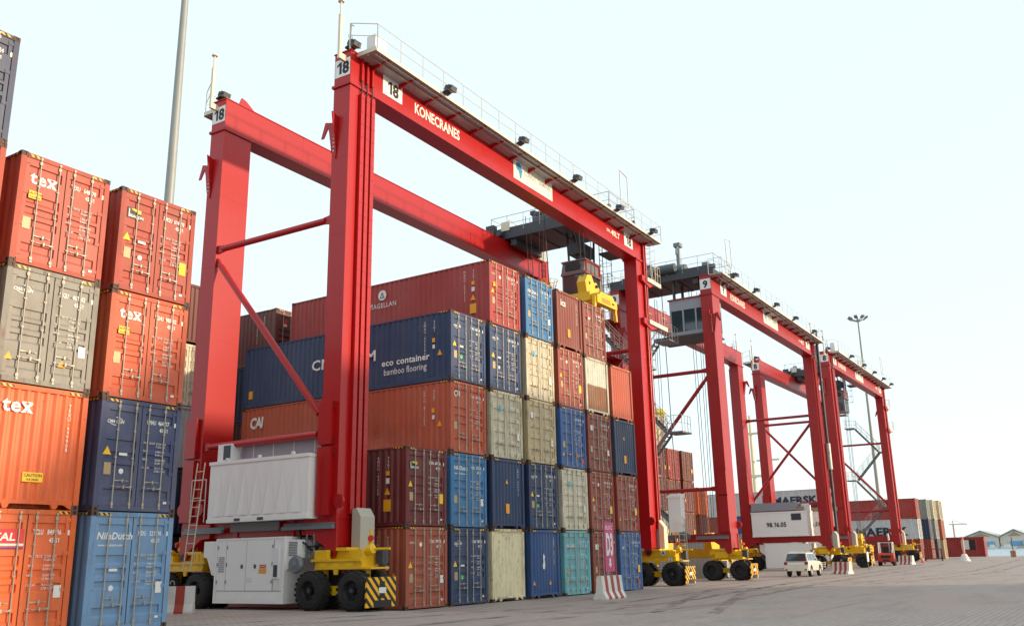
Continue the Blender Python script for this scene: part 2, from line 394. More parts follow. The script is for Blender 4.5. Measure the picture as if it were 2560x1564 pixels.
def casting_mesh():
    m_ = MB(); w_, d_, h_ = .178, .162, .118
    m_.box((.02, .02, 0), (w_, d_, h_))
    def face(o, u, v_, uw, vh, nrm):                         # frame ring round an oblong hole
        o, u, v_, nrm = map(Vector, (o, u, v_, nrm)); P = lambda a, b_, dd=0: o+u*a+v_*b_+nrm*dd
        a0, a1, b0, b1 = uw*.32, uw*.68, vh*.2, vh*.8
        q = [P(0, 0), P(uw, 0), P(uw, vh), P(0, vh), P(a0, b0), P(a1, b0), P(a1, b1), P(a0, b1), P(a0, b0, -.018), P(a1, b0, -.018), P(a1, b1, -.018), P(a0, b1, -.018)]
        m_.add(q, [(0, 1, 5, 4), (1, 2, 6, 5), (2, 3, 7, 6), (3, 0, 4, 7)]); m_.add(q, [(4, 5, 9, 8), (5, 6, 10, 9), (6, 7, 11, 10), (7, 4, 8, 11), (8, 9, 10, 11)], 1)
    face((0, 0, 0), X, Z, w_, h_, -Y); face((0, d_, 0), -Y, Z, d_, h_, -X)
    m_.add([(0, 0, h_), (w_, 0, h_), (w_, d_, h_), (0, d_, h_)], [(0, 1, 2, 3)]); m_.add([(0, 0, 0), (0, d_, 0), (w_, d_, 0), (w_, 0, 0)], [(0, 1, 2, 3)])
    me = m_.mesh('corner_casting'); me.materials.append(CAST); me.materials.append(BLKP); return me
def blank_mesh():
    m_ = MB(); pr = corr(9, .045, CW-.26); vs = []
    for a, d in pr: vs += [(.13+a, .03+d, .19), (.13+a, .03+d, CH-.11)]
    m_.add(vs, [(2*i, 2*i+2, 2*i+3, 2*i+1) for i in range(len(pr)-1)]); return m_.mesh('front_panel')
def stripe_mesh():
    m_ = MB()
    m_.box((0, -.003, CH-.10), (.32, .004, CH-.04))
    me = m_.mesh('hazard_stripe'); me.materials.append(HAZ); return me
def stripe2_mesh():
    m_ = MB(); m_.box((-.004, .2, CH-.071), (.003, .62, CH-.02)); me = m_.mesh('hazard_stripe'); me.materials.append(HAZ); return me
KM = dict(sld=side_mesh(0, 1, dented=True), frame=frame_mesh(), frameb=frame_mesh(blank=True), sl=side_mesh(0, 1), sr=side_mesh(CW, -1), roof=roof_mesh(), floor=floor_mesh(),
          dla=door_mesh(.16, 1.205, PAT_A), dra=door_mesh(1.233, CW-.16, PAT_A), dlb=door_mesh(.16, 1.205, PAT_B), drb=door_mesh(1.233, CW-.16, PAT_B),
          bar=bar_mesh(), hnd=handle_mesh(), cast=casting_mesh(), blank=blank_mesh(), st=stripe_mesh(), st2=stripe2_mesh())
# mirrored rear wall for the far end
m_ = MB(); m_.box((.13, CL-.06, .16), (CW-.13, CL-.02, CH-.11)); KM['back'] = m_.mesh('rear_panel')
m_ = MB(); m_.box((1.19, .045, .155), (1.25, .06, CH-.13)); KM['gask'] = m_.mesh('door_gasket'); KM['gask'].materials.append(GASK)
YF = -.006                                                   # print sits just proud of the door face
def tri(m_, x, z, s, mi=0): m_.prism([(x-s/2, .026, z), (x+s/2, .026, z), (x, .026, z+s*.9)], (0, -.004, 0), mi)
ROWS = [('MAX. GROSS', '32.500 KGS'), ('', '71.650 LBS'), ('TARE', '3.940 KGS'), ('', '8.690 LBS'), ('NET', '28.560 KGS'), ('', '62.960 LBS'), ('CU. CAP.', '76.4 CU.M'), ('', '2.700 CU.FT')]
def container(label, pos, paint, end='door', code=None, pat='a', dec='', logo=None, side=None, txtm=None, rows=True, cast=(0, 1, 2, 3, 4, 5), rz=0, typ='45G1', small=False, group='stacked shipping containers', cat='container', sidecode=False):
    t = thing('shipping_container', label, cat, pos, rz, group); P = MATS[paint]; tm = txtm or WHT
    put(KM['frameb' if end == 'blank' else 'frame'], 'frame', t, m=MATS[paint+'_frame'])
    put(KM['sld' if side is sd_cai else 'sl'], 'side_panel', t, m=P); put(KM['sr'], 'side_panel', t, m=P); put(KM['roof'], 'roof_panel', t, m=P); put(KM['back'], 'rear_panel', t, m=P)
    put(KM['floor'], 'floor', t, m=GASK)
    cs = [(0, 0, 0, 1, 1), (CW, 0, 0, -1, 1), (0, 0, CH-.118, 1, 1), (CW, 0, CH-.118, -1, 1), (0, CL, 0, 1, -1), (0, CL, CH-.118, 1, -1)]
    for i in cast:
        x, y, z, sx, sy = cs[i]; o = put(KM['cast'], 'corner_casting', t, (x, y, z)); o.scale = (sx, sy, 1)
    put(KM['st'], 'hazard_stripe', t, (.2, 0, 0)); put(KM['st'], 'hazard_stripe', t, (CW-.52, 0, 0)); put(KM['st2'], 'hazard_stripe', t)
    L = MB()
    if end == 'door':
        dl = put(KM['dl'+pat], 'door', t, m=P); dr = put(KM['dr'+pat], 'door', t, m=P); put(KM['gask'], 'door_gasket', t)
        if not small:
            for d, xb in ((dl, (.52, 1.02)), (dr, (1.42, 1.92))):
                for x in xb: put(KM['bar'], 'locking_bar', d, (x, -.006, 0), BAR)
                z1, z2 = (.78, .62) if pat == 'a' else (.62, .62)
                put(KM['hnd'], 'door_handle', d, (xb[0], -.012, z1), BAR)
                o = put(KM['hnd'], 'door_handle', d, (xb[1], -.012, z2), BAR); o.scale = (-1, 1, 1)
        else:
            bm_ = MB()
            for x in (.52, 1.02, 1.42, 1.92): bm_.tube((x, -.006, .1), (x, -.006, CH-.08), .024, 5)
            bm_.build('locking_bar', BAR, t)
        if code and not small:
            a, b_ = code.split(' ')
            L.txt(a, (1.37, .018, 2.30), X, Z, .115, 1, 0, 'l', 1, .62); L.txt(b_, (1.72, .018, 2.30), X, Z, .115, 1, 0, 'l', 1, .72); L.txt(typ, (1.78, .018, 2.12), X, Z, .105, 1, 0, 'l', 1, .8)
            L.box((2.24, .019, 2.29), (2.30, .022, 2.41))
            if rows:
                for i, (p, q) in enumerate(ROWS):
                    z = 1.78-.082*i-(.05*(i//2))
                    if p: L.txt(p, (1.32, .018, z), X, Z, .052, 0, 0, 'l', 1, .8)
                    L.txt(q, (1.70, .018, z), X, Z, .052, 0, 0, 'l', 1, .85)
    else:
        put(KM['blank'], 'front_panel', t, m=P)
        if code and not small: L.vtxt(code.replace(' ', '-'), (1.98, .024, 2.45), X, Z, .085, 1.25)
    if sidecode and code:
        L.vtxt(code.replace(' ', '-'), (.008, 1.35, 2.45), -Y, Z, .10, 1.3); L.vtxt(typ, (.008, .86, 2.45), -Y, Z, .10, 1.3)
    if logo: logo(L, t, end)
    if side: side(L, t)
    if L.f: L.build('lettering', tm, t)['kind'] = 'stuff'
    # decals: t warning triangle, p data plate, w white label, y caution label, o oval, g green sticker, r red sticker, b blue star square
    for k in dec:
        D = MB()
        if k == 't': tri(D, .28, 1.42, .24); D.build('warning_triangle', TRIY, t)
        elif k == 'T': tri(D, .28, .55, .2); tri(D, 1.62, .55, .2); D.build('warning_triangle', ORY, t)
        elif k == 'p': D.box((.22, .012, .92), (.42, .026, 1.22)); D.build('data_plate', TAN, t)
        elif k == 'w': D.box((2.02, .014, .86), (2.20, .026, 1.14)); D.build('white_label', DECW, t)
        elif k == 'y': D.box((2.0, .012, .86), (2.22, .026, 1.22)); D.build('caution_label', TRIY, t)
        elif k == 'Y': D.box((.30, .012, 1.72), (.62, .026, 1.92)); D.txt('CAUTION', (.46, .009, 1.83), X, Z, .06, 1, 1, 'c'); D.txt('9-6 HIGH', (.46, .009, 1.745), X, Z, .045, 1, 1, 'c'); D.build('caution_label', [TRIY, BLKT], t)
        elif k == 'o': D.box((.62, .012, 1.42), (.86, .026, 1.49)); D.build('white_label', DECW, t); D = MB(); D.lathe((.72, .026, 1.02), -Y, [(0, .0), (.004, .07), (.008, .07), (.012, 0)], 14); D.build('white_label', DECW, t)
        elif k == 'g': D.box((.62, .012, .98), (.82, .026, 1.08)); D.build('green_label', DECG, t)
        elif k == 'r': D.prism([(2.06, .02, .24), (2.2, .02, .36), (2.06, .02, .56), (1.96, .02, .36)], (0, -.012, 0)); D.build('red_label', DECR, t)
        elif k == 'b': D.box((.66, .012, 2.02), (.84, .026, 2.26)); D.build('blue_label', DECB, t)
        elif k == 's': D.box((2.06, .012, .24), (2.16, .026, .30)); D.build('white_label', DECW, t)
        elif k == 'c': D.box((1.0, .0, .62), (1.24, .03, 1.02)); D.build('caution_label', ORY, t)
        elif k == 'C': D.box((.95, .0, .62), (1.45, .03, .84)); D.txt('CAUTION', (1.2, -.003, .74), X, Z, .07, 1, 1, 'c'); D.txt('9-6 HIGH', (1.2, -.003, .65), X, Z, .05, 1, 1, 'c'); D.build('caution_label', [TRIY, BLKT], t)
        elif k == 'k': tri(D, 1.1, 1.85, .2); D.build('warning_triangle', ORY, t)
        elif k == 'U':
            D.box((-.006, .82, 1.62), (.004, .96, 1.80)); D.build('caution_label', ORY, t); D = MB(); D.box((-.006, .82, 1.36), (.004, .94, 1.52)); D.build('white_label', DECW, t); D = MB(); D.prism([(-.006, .45, 1.05), (-.006, .69, 1.05), (-.006, .57, 1.28)], (.01, 0, 0)); D.build('warning_triangle', ORY, t)
        elif k == 'S':
            D.box((-.006, .72, .55), (.004, 1.06, .98)); D.build('caution_label', ORY, t)
            D = MB(); D.prism([(-.006, .75, 1.15), (-.006, 1.03, 1.15), (-.006, .89, 1.4)], (.01, 0, 0)); D.build('warning_triangle', ORY, t)
            D = MB(); D.box((-.006, .8, 1.55), (.004, .96, 1.75)); D.build('white_label', DECW, t); D = MB(); D.box((-.006, .8, 1.85), (.004, .96, 2.02)); D.build('caution_label', ORY, t)
    return t

PK = dict(rust=.1, streak=.35, dirt=.3, fade=.3)
def paint(nm, rgb, **k):
    q = dict(PK); q.update(k); mat(nm, rgb, .55, **q); q['rust'] = min(.6, q['rust']+.2); q['dirt'] = .5; mat(nm+'_frame', rgb, .65, **q); return nm
for nm, rgb, k in [('terracotta', (162, 74, 46), {}), ('maroon', (106, 30, 30), dict(fade=.15)), ('worn_navy', (62, 70, 104), dict(fade=.5)), ('navy', (28, 54, 92), dict(fade=.22)), ('mid_blue', (44, 112, 160), dict(fade=.3)),
    ('orange', (184, 78, 40), dict(fade=.25)), ('beige_rusty', (204, 192, 162), dict(rust=.38)), ('cream_rusty', (232, 216, 176), dict(rust=.42, streak=.4)), ('grey_beige', (196, 184, 154), dict(rust=.32)),
    ('pale_grey', (216, 204, 178), dict(rust=.3)), ('sandy', (198, 176, 134), dict(rust=.3)), ('brick_red', (164, 48, 40), {}), ('deep_blue', (28, 74, 130), {}), ('teal', (112, 182, 190), dict(rust=.2)),
    ('royal_blue', (44, 88, 150), {}), ('rust_red', (152, 62, 42), {}), ('brown_red', (136, 58, 40), {}), ('apl_blue', (48, 98, 158), {}), ('slate_navy', (50, 64, 92), dict(fade=.4)),
    ('salmon_orange', (186, 82, 52), {}), ('bright_orange', (224, 98, 34), dict(rust=.04)), ('tex_orange', (198, 84, 46), dict(rust=.06)), ('tex_red', (178, 70, 44), dict(rust=.08)), ('worn_grey', (134, 128, 118), dict(rust=.28, dirt=.5)),
    ('beacon_red', (166, 60, 38), dict(rust=.08)), ('sky_blue', (112, 148, 184), dict(rust=.08)), ('dark_grey', (62, 70, 94), {}), ('dark_brown', (104, 44, 34), {}), ('dark_navy', (22, 40, 72), {}),
    ('maersk_grey', (200, 204, 204), dict(rust=.1)), ('steel_grey', (160, 164, 166), dict(rust=.12)), ('grey_green', (136, 150, 144), {}), ('deep_red', (140, 26, 28), {})]: paint(nm, rgb, **k)
mat('white_over_rust_frame', (190, 184, 164), .65, rust=.5, dirt=.4); mat('white_over_rust', (206, 202, 184), .6, rust=.35, streak=.4, dirt=.3, fade=.2, lo=((132, 82, 44), 3*2.88+1.55))

# logos
def lg(txt, x=.24, z=2.28, h=.15, bold=1, sh=0, sub=None, mi=None):
    def f(L, t, end):
        L.txt(txt, (x, .018, z), X, Z, h, bold, 0, 'l', 1, 1, sh)
        if sub: L.txt(sub, (x+.06, .018, z-.17), X, Z, .06, 1)
    return f
def lg_cma(L, t, end):
    L.txt('CMA CGM', (.20, .018, 2.23), X, Z, .085, 1, 0, 'l', .95, .9, .25)
    for a, b_, r in ((15, 100, 1), (195, 280, 1)):
        pts = [(.46+.20*math.cos(R(k)), 2.27+.10*math.sin(R(k))) for k in range(a, b_+1, 13)]
        for p, q in zip(pts, pts[1:]):
            L.quad((p[0], .018, p[1]), (p[0], .018, p[1]+.018), (q[0], .018, q[1]+.018), (q[0], .018, q[1]))
def lg_tex(x, z, h):
    def f(L, t, end):
        y = .018 if end == 'door' else .012
        xx = x
        for ch in 'tex': L.txt(ch, (xx, y, z), X, Z, h, 1, 0, 'l', 1, 1.08); xx += GL[ch, 1][2]*h*1.18
        wx_ = GL['x', 1][2]*h; xa = xx-wx_*1.18
        for dx in (.0, .58):                                     # slab serifs on the x
            for zz in (0, .68): L.quad((xa+dx*wx_-.02*h, y-.001, z+zz*h), (xa+(dx+.44)*wx_, y-.001, z+zz*h), (xa+(dx+.44)*wx_, y-.001, z+(zz+.07)*h), (xa+dx*wx_-.02*h, y-.001, z+(zz+.07)*h))
    return f
def lg_beacon(L, t, end):
    D = MB(); D.box((.22, .012, 2.06), (.66, .026, 2.36), 0); D.prism([(.34, .010, 2.34), (.64, .010, 2.34), (.64, .010, 2.22), (.36, .010, 2.3)], (0, -.003, 0), 1)
    D.txt('BEACON', (.27, .008, 2.09), X, Z, .08, 1, 2); D.box((.26, .008, 2.08), (.29, .009, 2.32), 2); D.build('logo_plate', [BLKP, TRIY, WHT], t)
def lg_tal(L, t, end):
    D = MB(); D.box((.3, .012, 2.0), (1.16, .026, 2.42), 0); D.txt('TAL', (.42, .008, 2.16), X, Z, .17, 1, 1, 'l', 1, 1.25, .1); D.box((.3, .007, 2.04), (1.16, .010, 2.09), 1); D.box((.3, .006, 1.97), (1.16, .009, 2.0), 2)
    D.build('logo_plate', [DECR, WHT, mat('logo_blue', (40, 50, 120))], t)
def lg_cai(L, t, end): L.txt('CAI', (.22, .018, 2.24), X, Z, .24, 1, 0, 'l', .8, .9, .08)
def lg_plate(L, t, end): D = MB(); D.box((.3, .012, 2.0), (.62, .026, 2.26)); D.build('logo_plate', DECW, t)
def lg_pink(L, t, end): D = MB(); D.box((.56, .012, 2.0), (.8, .026, 2.12), 1); D.box((.56, .012, 2.12), (.8, .026, 2.34), 0); D.build('logo_plate', [DECR, DECW], t)
def lg_ball(L, t, end): L.lathe((.86, .026, 2.24), -Y, [(0, 0), (.002, .08), (.006, .08), (.007, 0)], 14); L.txt('TRITON', (.2, .018, 2.26), X, Z, .07, 0)
SX = .006
def sd_magellan(L, t):
    L.txt('AGELLAN', (-SX, 6.70, 1.66), -Y, Z, .22, 0, 0, 'l', 1.05, 1, 0, 1.45); L.txt('M', (-SX, 7.02, 1.66), -Y, Z, .27, 0, 0, 'l', 1, 1, 0, .3)
    L.lathe((-SX, 6.14, 2.26), -X, [(0, 0), (.002, .25), (.006, .25), (.007, 0)], 20)
    D = MB(); D.prism([(-.018, 6.28, 2.12), (-.018, 6.0, 2.12), (-.018, 6.14, 2.44)], (-.004, 0, 0)); D.prism([(-.024, 6.2, 2.16), (-.024, 6.08, 2.16), (-.024, 6.14, 2.32)], (-.003, 0, 0), 1); D.build('emblem', [mat('emblem_teal', (40, 92, 110)), DECW], t)
def sd_eco(L, t):
    L.txt('CMA CGM', (-SX, 7.78, 1.27), -Y, Z, .46, 1, 0, 'l', 1.05, 1, 0, 3.85)
    L.txt('eco container', (-SX, 3.66, .95), -Y, Z, .27, 1, 0, 'l', 1.05, 1, 0, 2.57); L.txt('bamboo flooring', (-SX, 3.54, .55), -Y, Z, .27, 0, 0, 'l', 1, 1, 0, 2.3)
    D = MB(); D.box((-.006, 11.55, .42), (.004, 11.80, .80)); D.build('caution_label', ORY, t)
def sd_cai(L, t): L.txt('CAI', (-SX, 11.62, 1.92), -Y, Z, .50, 2, 0, 'l', .9, 1, .08, .86)
def sd_maersk(L, t): pass
def maersk(h=1.05, y=6.1, z=.85):
    def f(L, t): D = MB(); D.txt('MAERSK', (-SX, y, z), -Y, Z, h, 2, 0, 'c', 1.03, 1, 0, h*5.6); D.build('side_lettering', mat('maersk_dark_lettering', (34, 48, 66)), t)['kind'] = 'stuff'
    return f
def bl_ics(L, t, end): L.txt('ics', (.38, .012, 2.12), X, Z, .34, 1)
def bl_horse(L, t, end): L.prism([(1.02, .02, 1.2), (1.16, .02, 1.2), (1.2, .02, 1.4), (1.14, .02, 1.62), (1.2, .02, 1.72), (1.08, .02, 1.86), (1.02, .02, 1.7), (1.06, .02, 1.5), (.98, .02, 1.36)], (0, -.006, 0))

SXO = [0+.054, 2.807-.051, 5.614-.082, 8.422+.012, 11.229+.086, 14.036-.03, 16.843+.02]
def mainpos(s, lv): return (SXO[s]+random.uniform(-.02, .02), random.uniform(-.03, .03), gz(.5)+.02+2.881*lv)
GM = 'containers stacked under the number 18 crane'
MAIN = [
 (0,0,'terracotta','door','TCNU 799915','a','ptwsU',lg_ball,None,'Terracotta container at ground level beside the yellow striped bumper',1),
 (0,1,'maroon','door','BMOU 641154','a','tpySs',lg_beacon,None,'Maroon container with a black and yellow logo plate, above the terracotta one',1),
 (1,0,'navy','door','CMAU 180321','a','topgs',lg_cma,None,'Navy container with a green sticker, standing on the ground',0),
 (1,1,'mid_blue','door','NIDU 512919','a','pws',lg('NileDutch',.22,2.22,.15,1,.2,'www.niledutch.com'),None,'Mid blue container with white lettering right of the maroon container',0),
 (1,2,'orange','door','CAIU 811593','a','pU',lg_cai,sd_cai,'Orange container whose dented long side shows white letters CAI behind the crane leg',1),
 (1,3,'navy','door','CMAU 455244','a','topgUs',lg_cma,sd_eco,'Navy container lettered eco container bamboo flooring on its long side',1),
 (2,0,'cream_rusty','blank',None,'a','',None,None,'Rust-streaked cream container showing its corrugated blank end in the bottom row',0),
 (2,1,'navy','blank','CMAU 460412','a','kc',None,None,'Navy container with corrugated blank end directly above the rusty cream one',0),
 (2,2,'beige_rusty','door',None,'b','bws',lg('MAERSK',1.44,2.2,.07,0),None,'Rust-stained beige container with a small blue star square, right of the orange one',0),
 (2,3,'navy','door','CMAU 536001','a','tops',lg_cma,None,'Navy container right of the eco container, under the tall red one',0),
 (2,4,'brick_red','door','MAGU 230117','a','tpYS',lg_ball,sd_magellan,'Brick red container on the top tier lettered MAGELLAN on its long side',1),
 (3,0,'deep_blue','blank','CRXU 691204','a','T',bl_horse,None,'Blue container with corrugated blank end and white horse mark',0),
 (3,1,'navy','door','CMAU 190505','a','topgs',lg_cma,None,'Navy container with a green sticker raised on the second tier',0),
 (3,2,'sandy','door',None,'b','ws',lg_plate,None,'Sandy beige container with dark scratches near its base, middle of the third tier',0),
 (3,3,'grey_beige','door',None,'b','bws',lg('MAERSK',1.44,2.2,.07,0),None,'Grey-beige container under the blue one of the top tier',0),
 (3,4,'mid_blue','door','NIDU 522006','a','pws',lg('NileDutch',.22,2.12,.15,1,.2,'www.niledutch.com'),None,'Blue container on the top tier, right of the brick red container',0),
 (4,0,'teal','door','NIDU 210115','b','pTs',lg('NileDutch',.22,2.12,.13,1,.1),None,'Turquoise container in the bottom row left of the pink block sign',0),
 (4,1,'pale_grey','door',None,'b','bws',lg('MAERSK',1.44,2.2,.07,0),None,'Pale grey container with a blue star square above the turquoise one',0),
 (4,2,'royal_blue','door','CLHU 863102','b','pTr',None,None,'Royal blue container with red sticker in the third tier',0),
 (4,3,'rust_red','door','TCNU 415288','a','ytpws',lg_ball,None,'Rust red container with a yellow label, under the one marked ics',0),
 (4,4,'brown_red','blank','ICSU 411930','a','c',bl_ics,None,'Brown container with corrugated blank end marked ics on the top tier',0),
 (5,0,'brown_red','door','TGHU 301117','b','Tp',lg_plate,None,'Brown-red container in the bottom row partly behind the pink D3 sign',0),
 (5,1,'rust_red','door','TCNU 120098','b','ytpw',lg_ball,None,'Rust red container directly above the pink D3 sign',0),
 (5,2,'brown_red','door','GESU 570016','b','wp',lg_plate,None,'Dark brown container with white plate, left of the slate navy one',0),
 (5,3,'white_over_rust','blank',None,'a','',None,None,'Two tone container, white above and rusted brown below',0),
 (5,4,'brown_red','door','TRLU 480022','b','ps',lg_pink,None,'Brown container with a pink and white logo plate beneath the yellow spreader',0),
 (6,0,'apl_blue','door','APHU 650418','b','ywr',lg('APL',.28,2.02,.16,1),None,'Blue container with red sticker at the right end of the bottom row',0),
 (6,1,'rust_red','door','TCKU 301755','b','Tyr',None,None,'Red container with orange and red stickers above the blue right end one',0),
 (6,2,'slate_navy','blank',None,'a','kc',None,None,'Slate navy container with blank end at the right of the third tier',0),
 (6,3,'salmon_orange','blank',None,'a','',None,None,'Salmon orange container with blank end topping the rightmost stack',0)]
for s, lv, p, e, code, pat, dec, lgo, sdf, lab, sc in MAIN:
    container(lab, mainpos(s, lv), p, e, code, pat, dec, lgo, sdf, sidecode=bool(sc), group=GM)
# second bay behind
GB = 'containers in the bay behind the near stack'
for k, (p, e, lab) in enumerate([('dark_navy','blank','Dark navy container at the foot of the rear stack beyond the left crane leg'),('dark_navy','blank','Dark navy container behind the left crane leg, low beside the navy box at left'),('steel_grey','blank','Plain grey container seen in the gap between left stack and crane leg'),('pale_grey','door','Pale grey container with blue square in the gap left of the leg'),('dark_brown','blank','Brown container topping the stack in the gap left of the crane leg')]):
    container(lab, (-.8, 13.3, .02+2.881*k), p, e, None, 'b', 'bws' if e == 'door' else '', None, None, cast=(0, 1, 2, 3), group=GB)
for k, (p, lab) in enumerate([('brown_red','Brown container at ground level in the hidden rear bay'),('dark_navy','Dark blue container second from ground in the hidden rear bay'),('dark_brown','Dark brown container behind the orange CAI container, low beside the crane leg'),('dark_navy','Dark blue container behind the far end of the eco container'),('dark_brown','Dark red container with white door label beyond the red MAGELLAN one')]):
    container(lab, (5.62, 13.4, .02+2.881*k), p, 'door', 'TGHU 730115' if k == 4 else None, 'a', 'w' if k == 4 else '', lg_pink if k == 4 else None, None, group=GB, sidecode=k == 4)
# left block
GLF = 'containers stacked at the left edge'
LX, LY, LZ, LYAW = -12.522, -.368, .17, .012
def leftpos(s, lv): a = (CW+.3676)*s; return (LX+a*math.cos(LYAW), LY+a*math.sin(LYAW)+random.uniform(-.02, .02), LZ+2.874*lv)
LEFT = [
 (-1,0,'bright_orange','door','TCLU 849916','a','pw',lg_tal,'Bright orange container with a red and white logo plate at the bottom left corner'),
 (-1,1,'bright_orange','blank','TEXU 649908','a','C',lg_tex(.30,2.22,.34),'Orange container with a corrugated blank end lettered tex, above the bright orange one'),
 (-1,2,'worn_grey','door','SEGU 461862','a','Tw',lg_cma,'Weathered grey container with rust-stained doors in the left stack'),
 (-1,3,'tex_red','door','TEXU 648870','a','Yps',lg_tex(.30,2.12,.32),'Orange-red container lettered tex on top of the stack with the worn grey one'),
 (0,0,'sky_blue','door','NIDU 521214','a','ows',lg('NileDutch',.2,2.2,.17,1,.2,'www.niledutch.com'),'Light blue container with white italic lettering at ground level on the left'),
 (0,1,'worn_navy','door','CMAU 464117','a','tops',lg_cma,'Navy container between the light blue and the orange ones in the left block'),
 (0,2,'tex_orange','door','TGHU 980002','a','Yps',lg_tex(.30,2.16,.3),'Orange container lettered tex directly above the navy one of the left block'),
 (0,3,'beacon_red','door','BMOU 614210','a','tpyos',lg_beacon,'Red container with a black logo plate topping the stack nearest the light pole'),
 (-2,0,'terracotta','door',None,'a','',None,'Red container hidden at the foot of the leftmost stack'),
 (-2,1,'terracotta','door',None,'a','',None,'Red container hidden second from ground in the leftmost stack'),
 (-2,2,'terracotta','door',None,'a','',None,'Red container hidden midway up the leftmost stack'),
 (-2,3,'tex_red','door','TEXU 220119','a','y',None,'Red container edge under the dark grey one at the left frame edge'),
 (-2,4,'dark_grey','door','CRSU 698024','a','s',None,'Dark grey container high at the left frame edge')]
for s, lv, p, e, code, pat, dec, lgo, lab in LEFT:
    container(lab, leftpos(s, lv), p, e, code, pat, dec, lgo, None, rz=LYAW, group=GLF)
m_ = MB(); m_.box((LX-6.2, LY-.25, 0), (LX+CW+.2, LY+12.6, LZ-.005)); o = m_.build('stacking_slab', CON); o['kind'] = 'structure'

# ---------------------------------------------------------------- rubber-tyred gantry cranes
SP, WX, WY, YR, ZF, ZT = 27.97, 1.5, .84, 7.14, 19.68, 21.10     # overall span, leg width, leg depth, rear frame offset, girder underside, girder top
DEP = YR+WY
def wheel(parent, x0, x1, y, z=.65, r=.65, out=-1):
    xa, xb = (x0, x1); d = V(1, 0, 0); w_ = x1-x0
    m_ = MB()
    m_.lathe((x0, y, z), d, [(0, r*.52), (.0, r*.60), (.02, r*.84), (.09, r*.97), (.14, r), (w_-.14, r), (w_-.09, r*.97), (w_-.02, r*.84), (w_, r*.6), (w_, r*.52)], 28)
    for k in range(22):                                       # chevron lugs
        for s in (0, 1):
            a = 2*math.pi*(k+.5*s)/22; ca, sa = math.cos(a), math.sin(a); a2 = a+.16; cb, sb = math.cos(a2), math.sin(a2)
            xs0, xs1 = (x0+.04, x0+w_*.48) if s == 0 else (x0+w_*.52, x1-.04); rr_ = r+.006
            p = [V(xs0, y+ca*r*.97, z+sa*r*.97), V(xs0, y+ca*rr_, z+sa*rr_), V(xs0, y+cb*rr_, z+sb*rr_), V(xs0, y+cb*r*.97, z+sb*r*.97)]
            m_.prism(p, (xs1-xs0, 0, 0))
    m_.build('tyre', BLK, parent)
    m_ = MB()
    m_.lathe((x0+.03, y, z), d, [(0, r*.56), (.02, r*.5), (.12, r*.42), (.13, r*.2), (.05, r*.18), (.02, 0)], 20)
    m_.lathe((x1-.03, y, z), -d, [(0, r*.56), (.02, r*.5), (.12, r*.42), (.13, 0)], 16)
    for k in range(8):
        a = 2*math.pi*k/8; m_.box((x0+.13, y+math.cos(a)*r*.3-.02, z+math.sin(a)*r*.3-.02), (x0+.155, y+math.cos(a)*r*.3+.02, z+math.sin(a)*r*.3+.02), 1)
    m_.lathe((x0+.055, y, z), -d, [(0, .0), (.01, .07), (.02, .05), (.025, 0)], 8, 1)
    m_.build('rim', [BLKP, DKG], parent)
def number(parent, s, o, ux, w_, h, nrm):
    """white plate with a black figure; o is the lower left corner on the surface"""
    o, ux, nrm = Vector(o), Vector(ux), Vector(nrm)
    m_ = MB(); m_.prism([o, o+ux*w_, o+ux*w_+Z*h, o+Z*h], nrm*.012); p = m_.build('number_plate', PLW, parent)
    m_ = MB(); m_.txt(s, o+ux*w_*.5+Z*h*.16+nrm*.015, ux, Z, h*.68, 2, 0, 'c', .98, .95); q = m_.build('lettering', BLKT, p); q['kind'] = 'stuff' if len(s) > 1 else 'thing'
def railing(name, parent, pts, h=1.1, step=1.6, m=None, r=.02, mid=True, kick=False):
    m_ = MB()
    for a, b_ in zip(pts, pts[1:]):
        a, b_ = Vector(a), Vector(b_); L_ = (b_-a).length; n_ = max(1, int(round(L_/step)))
        for i in range(n_+1):
            p = a.lerp(b_, i/n_); m_.tube(p, p+Z*h, r, 5)
        m_.tube(a+Z*h, b_+Z*h, r, 5)
        if mid: m_.tube(a+Z*h*.52, b_+Z*h*.52, r*.8, 5)
    return m_.build(name, m or RAIL, parent)
def floodlight(parent, p, dy=-1, m=None):
    """box lamp tilted down on a bracket; p is the bracket foot"""
    x, y, z = p; m_ = MB()
    m_.prism([(x-.19, y+dy*.08, z+.16), (x-.19, y+dy*.46, z+.02), (x-.19, y+dy*.52, z+.24), (x-.19, y+dy*.16, z+.34)], (.38, 0, 0))
    m_.box((x-.21, y+dy*.3, z+.18), (x-.19, y+dy*.4, z+.30)); m_.box((x+.19, y+dy*.3, z+.18), (x+.21, y+dy*.4, z+.30))
    m_.prism([(x-.2, y, z), (x-.2, y+dy*.3, z+.12), (x-.2, y+dy*.3, z+.16), (x-.2, y, z+.06)], (.4, 0, 0))
    f = m_.build('floodlight', m or DKG, parent)
    m_ = MB(); m_.prism([(x-.2, y+dy*.14, z+.135), (x-.2, y+dy*.5, z+.028), (x-.2, y+dy*.5, z+.018), (x-.2, y+dy*.14, z+.125)], (.4, 0, 0)); m_.build('lamp_glass', mat('lamp_glass', (150, 140, 112), .15), f)
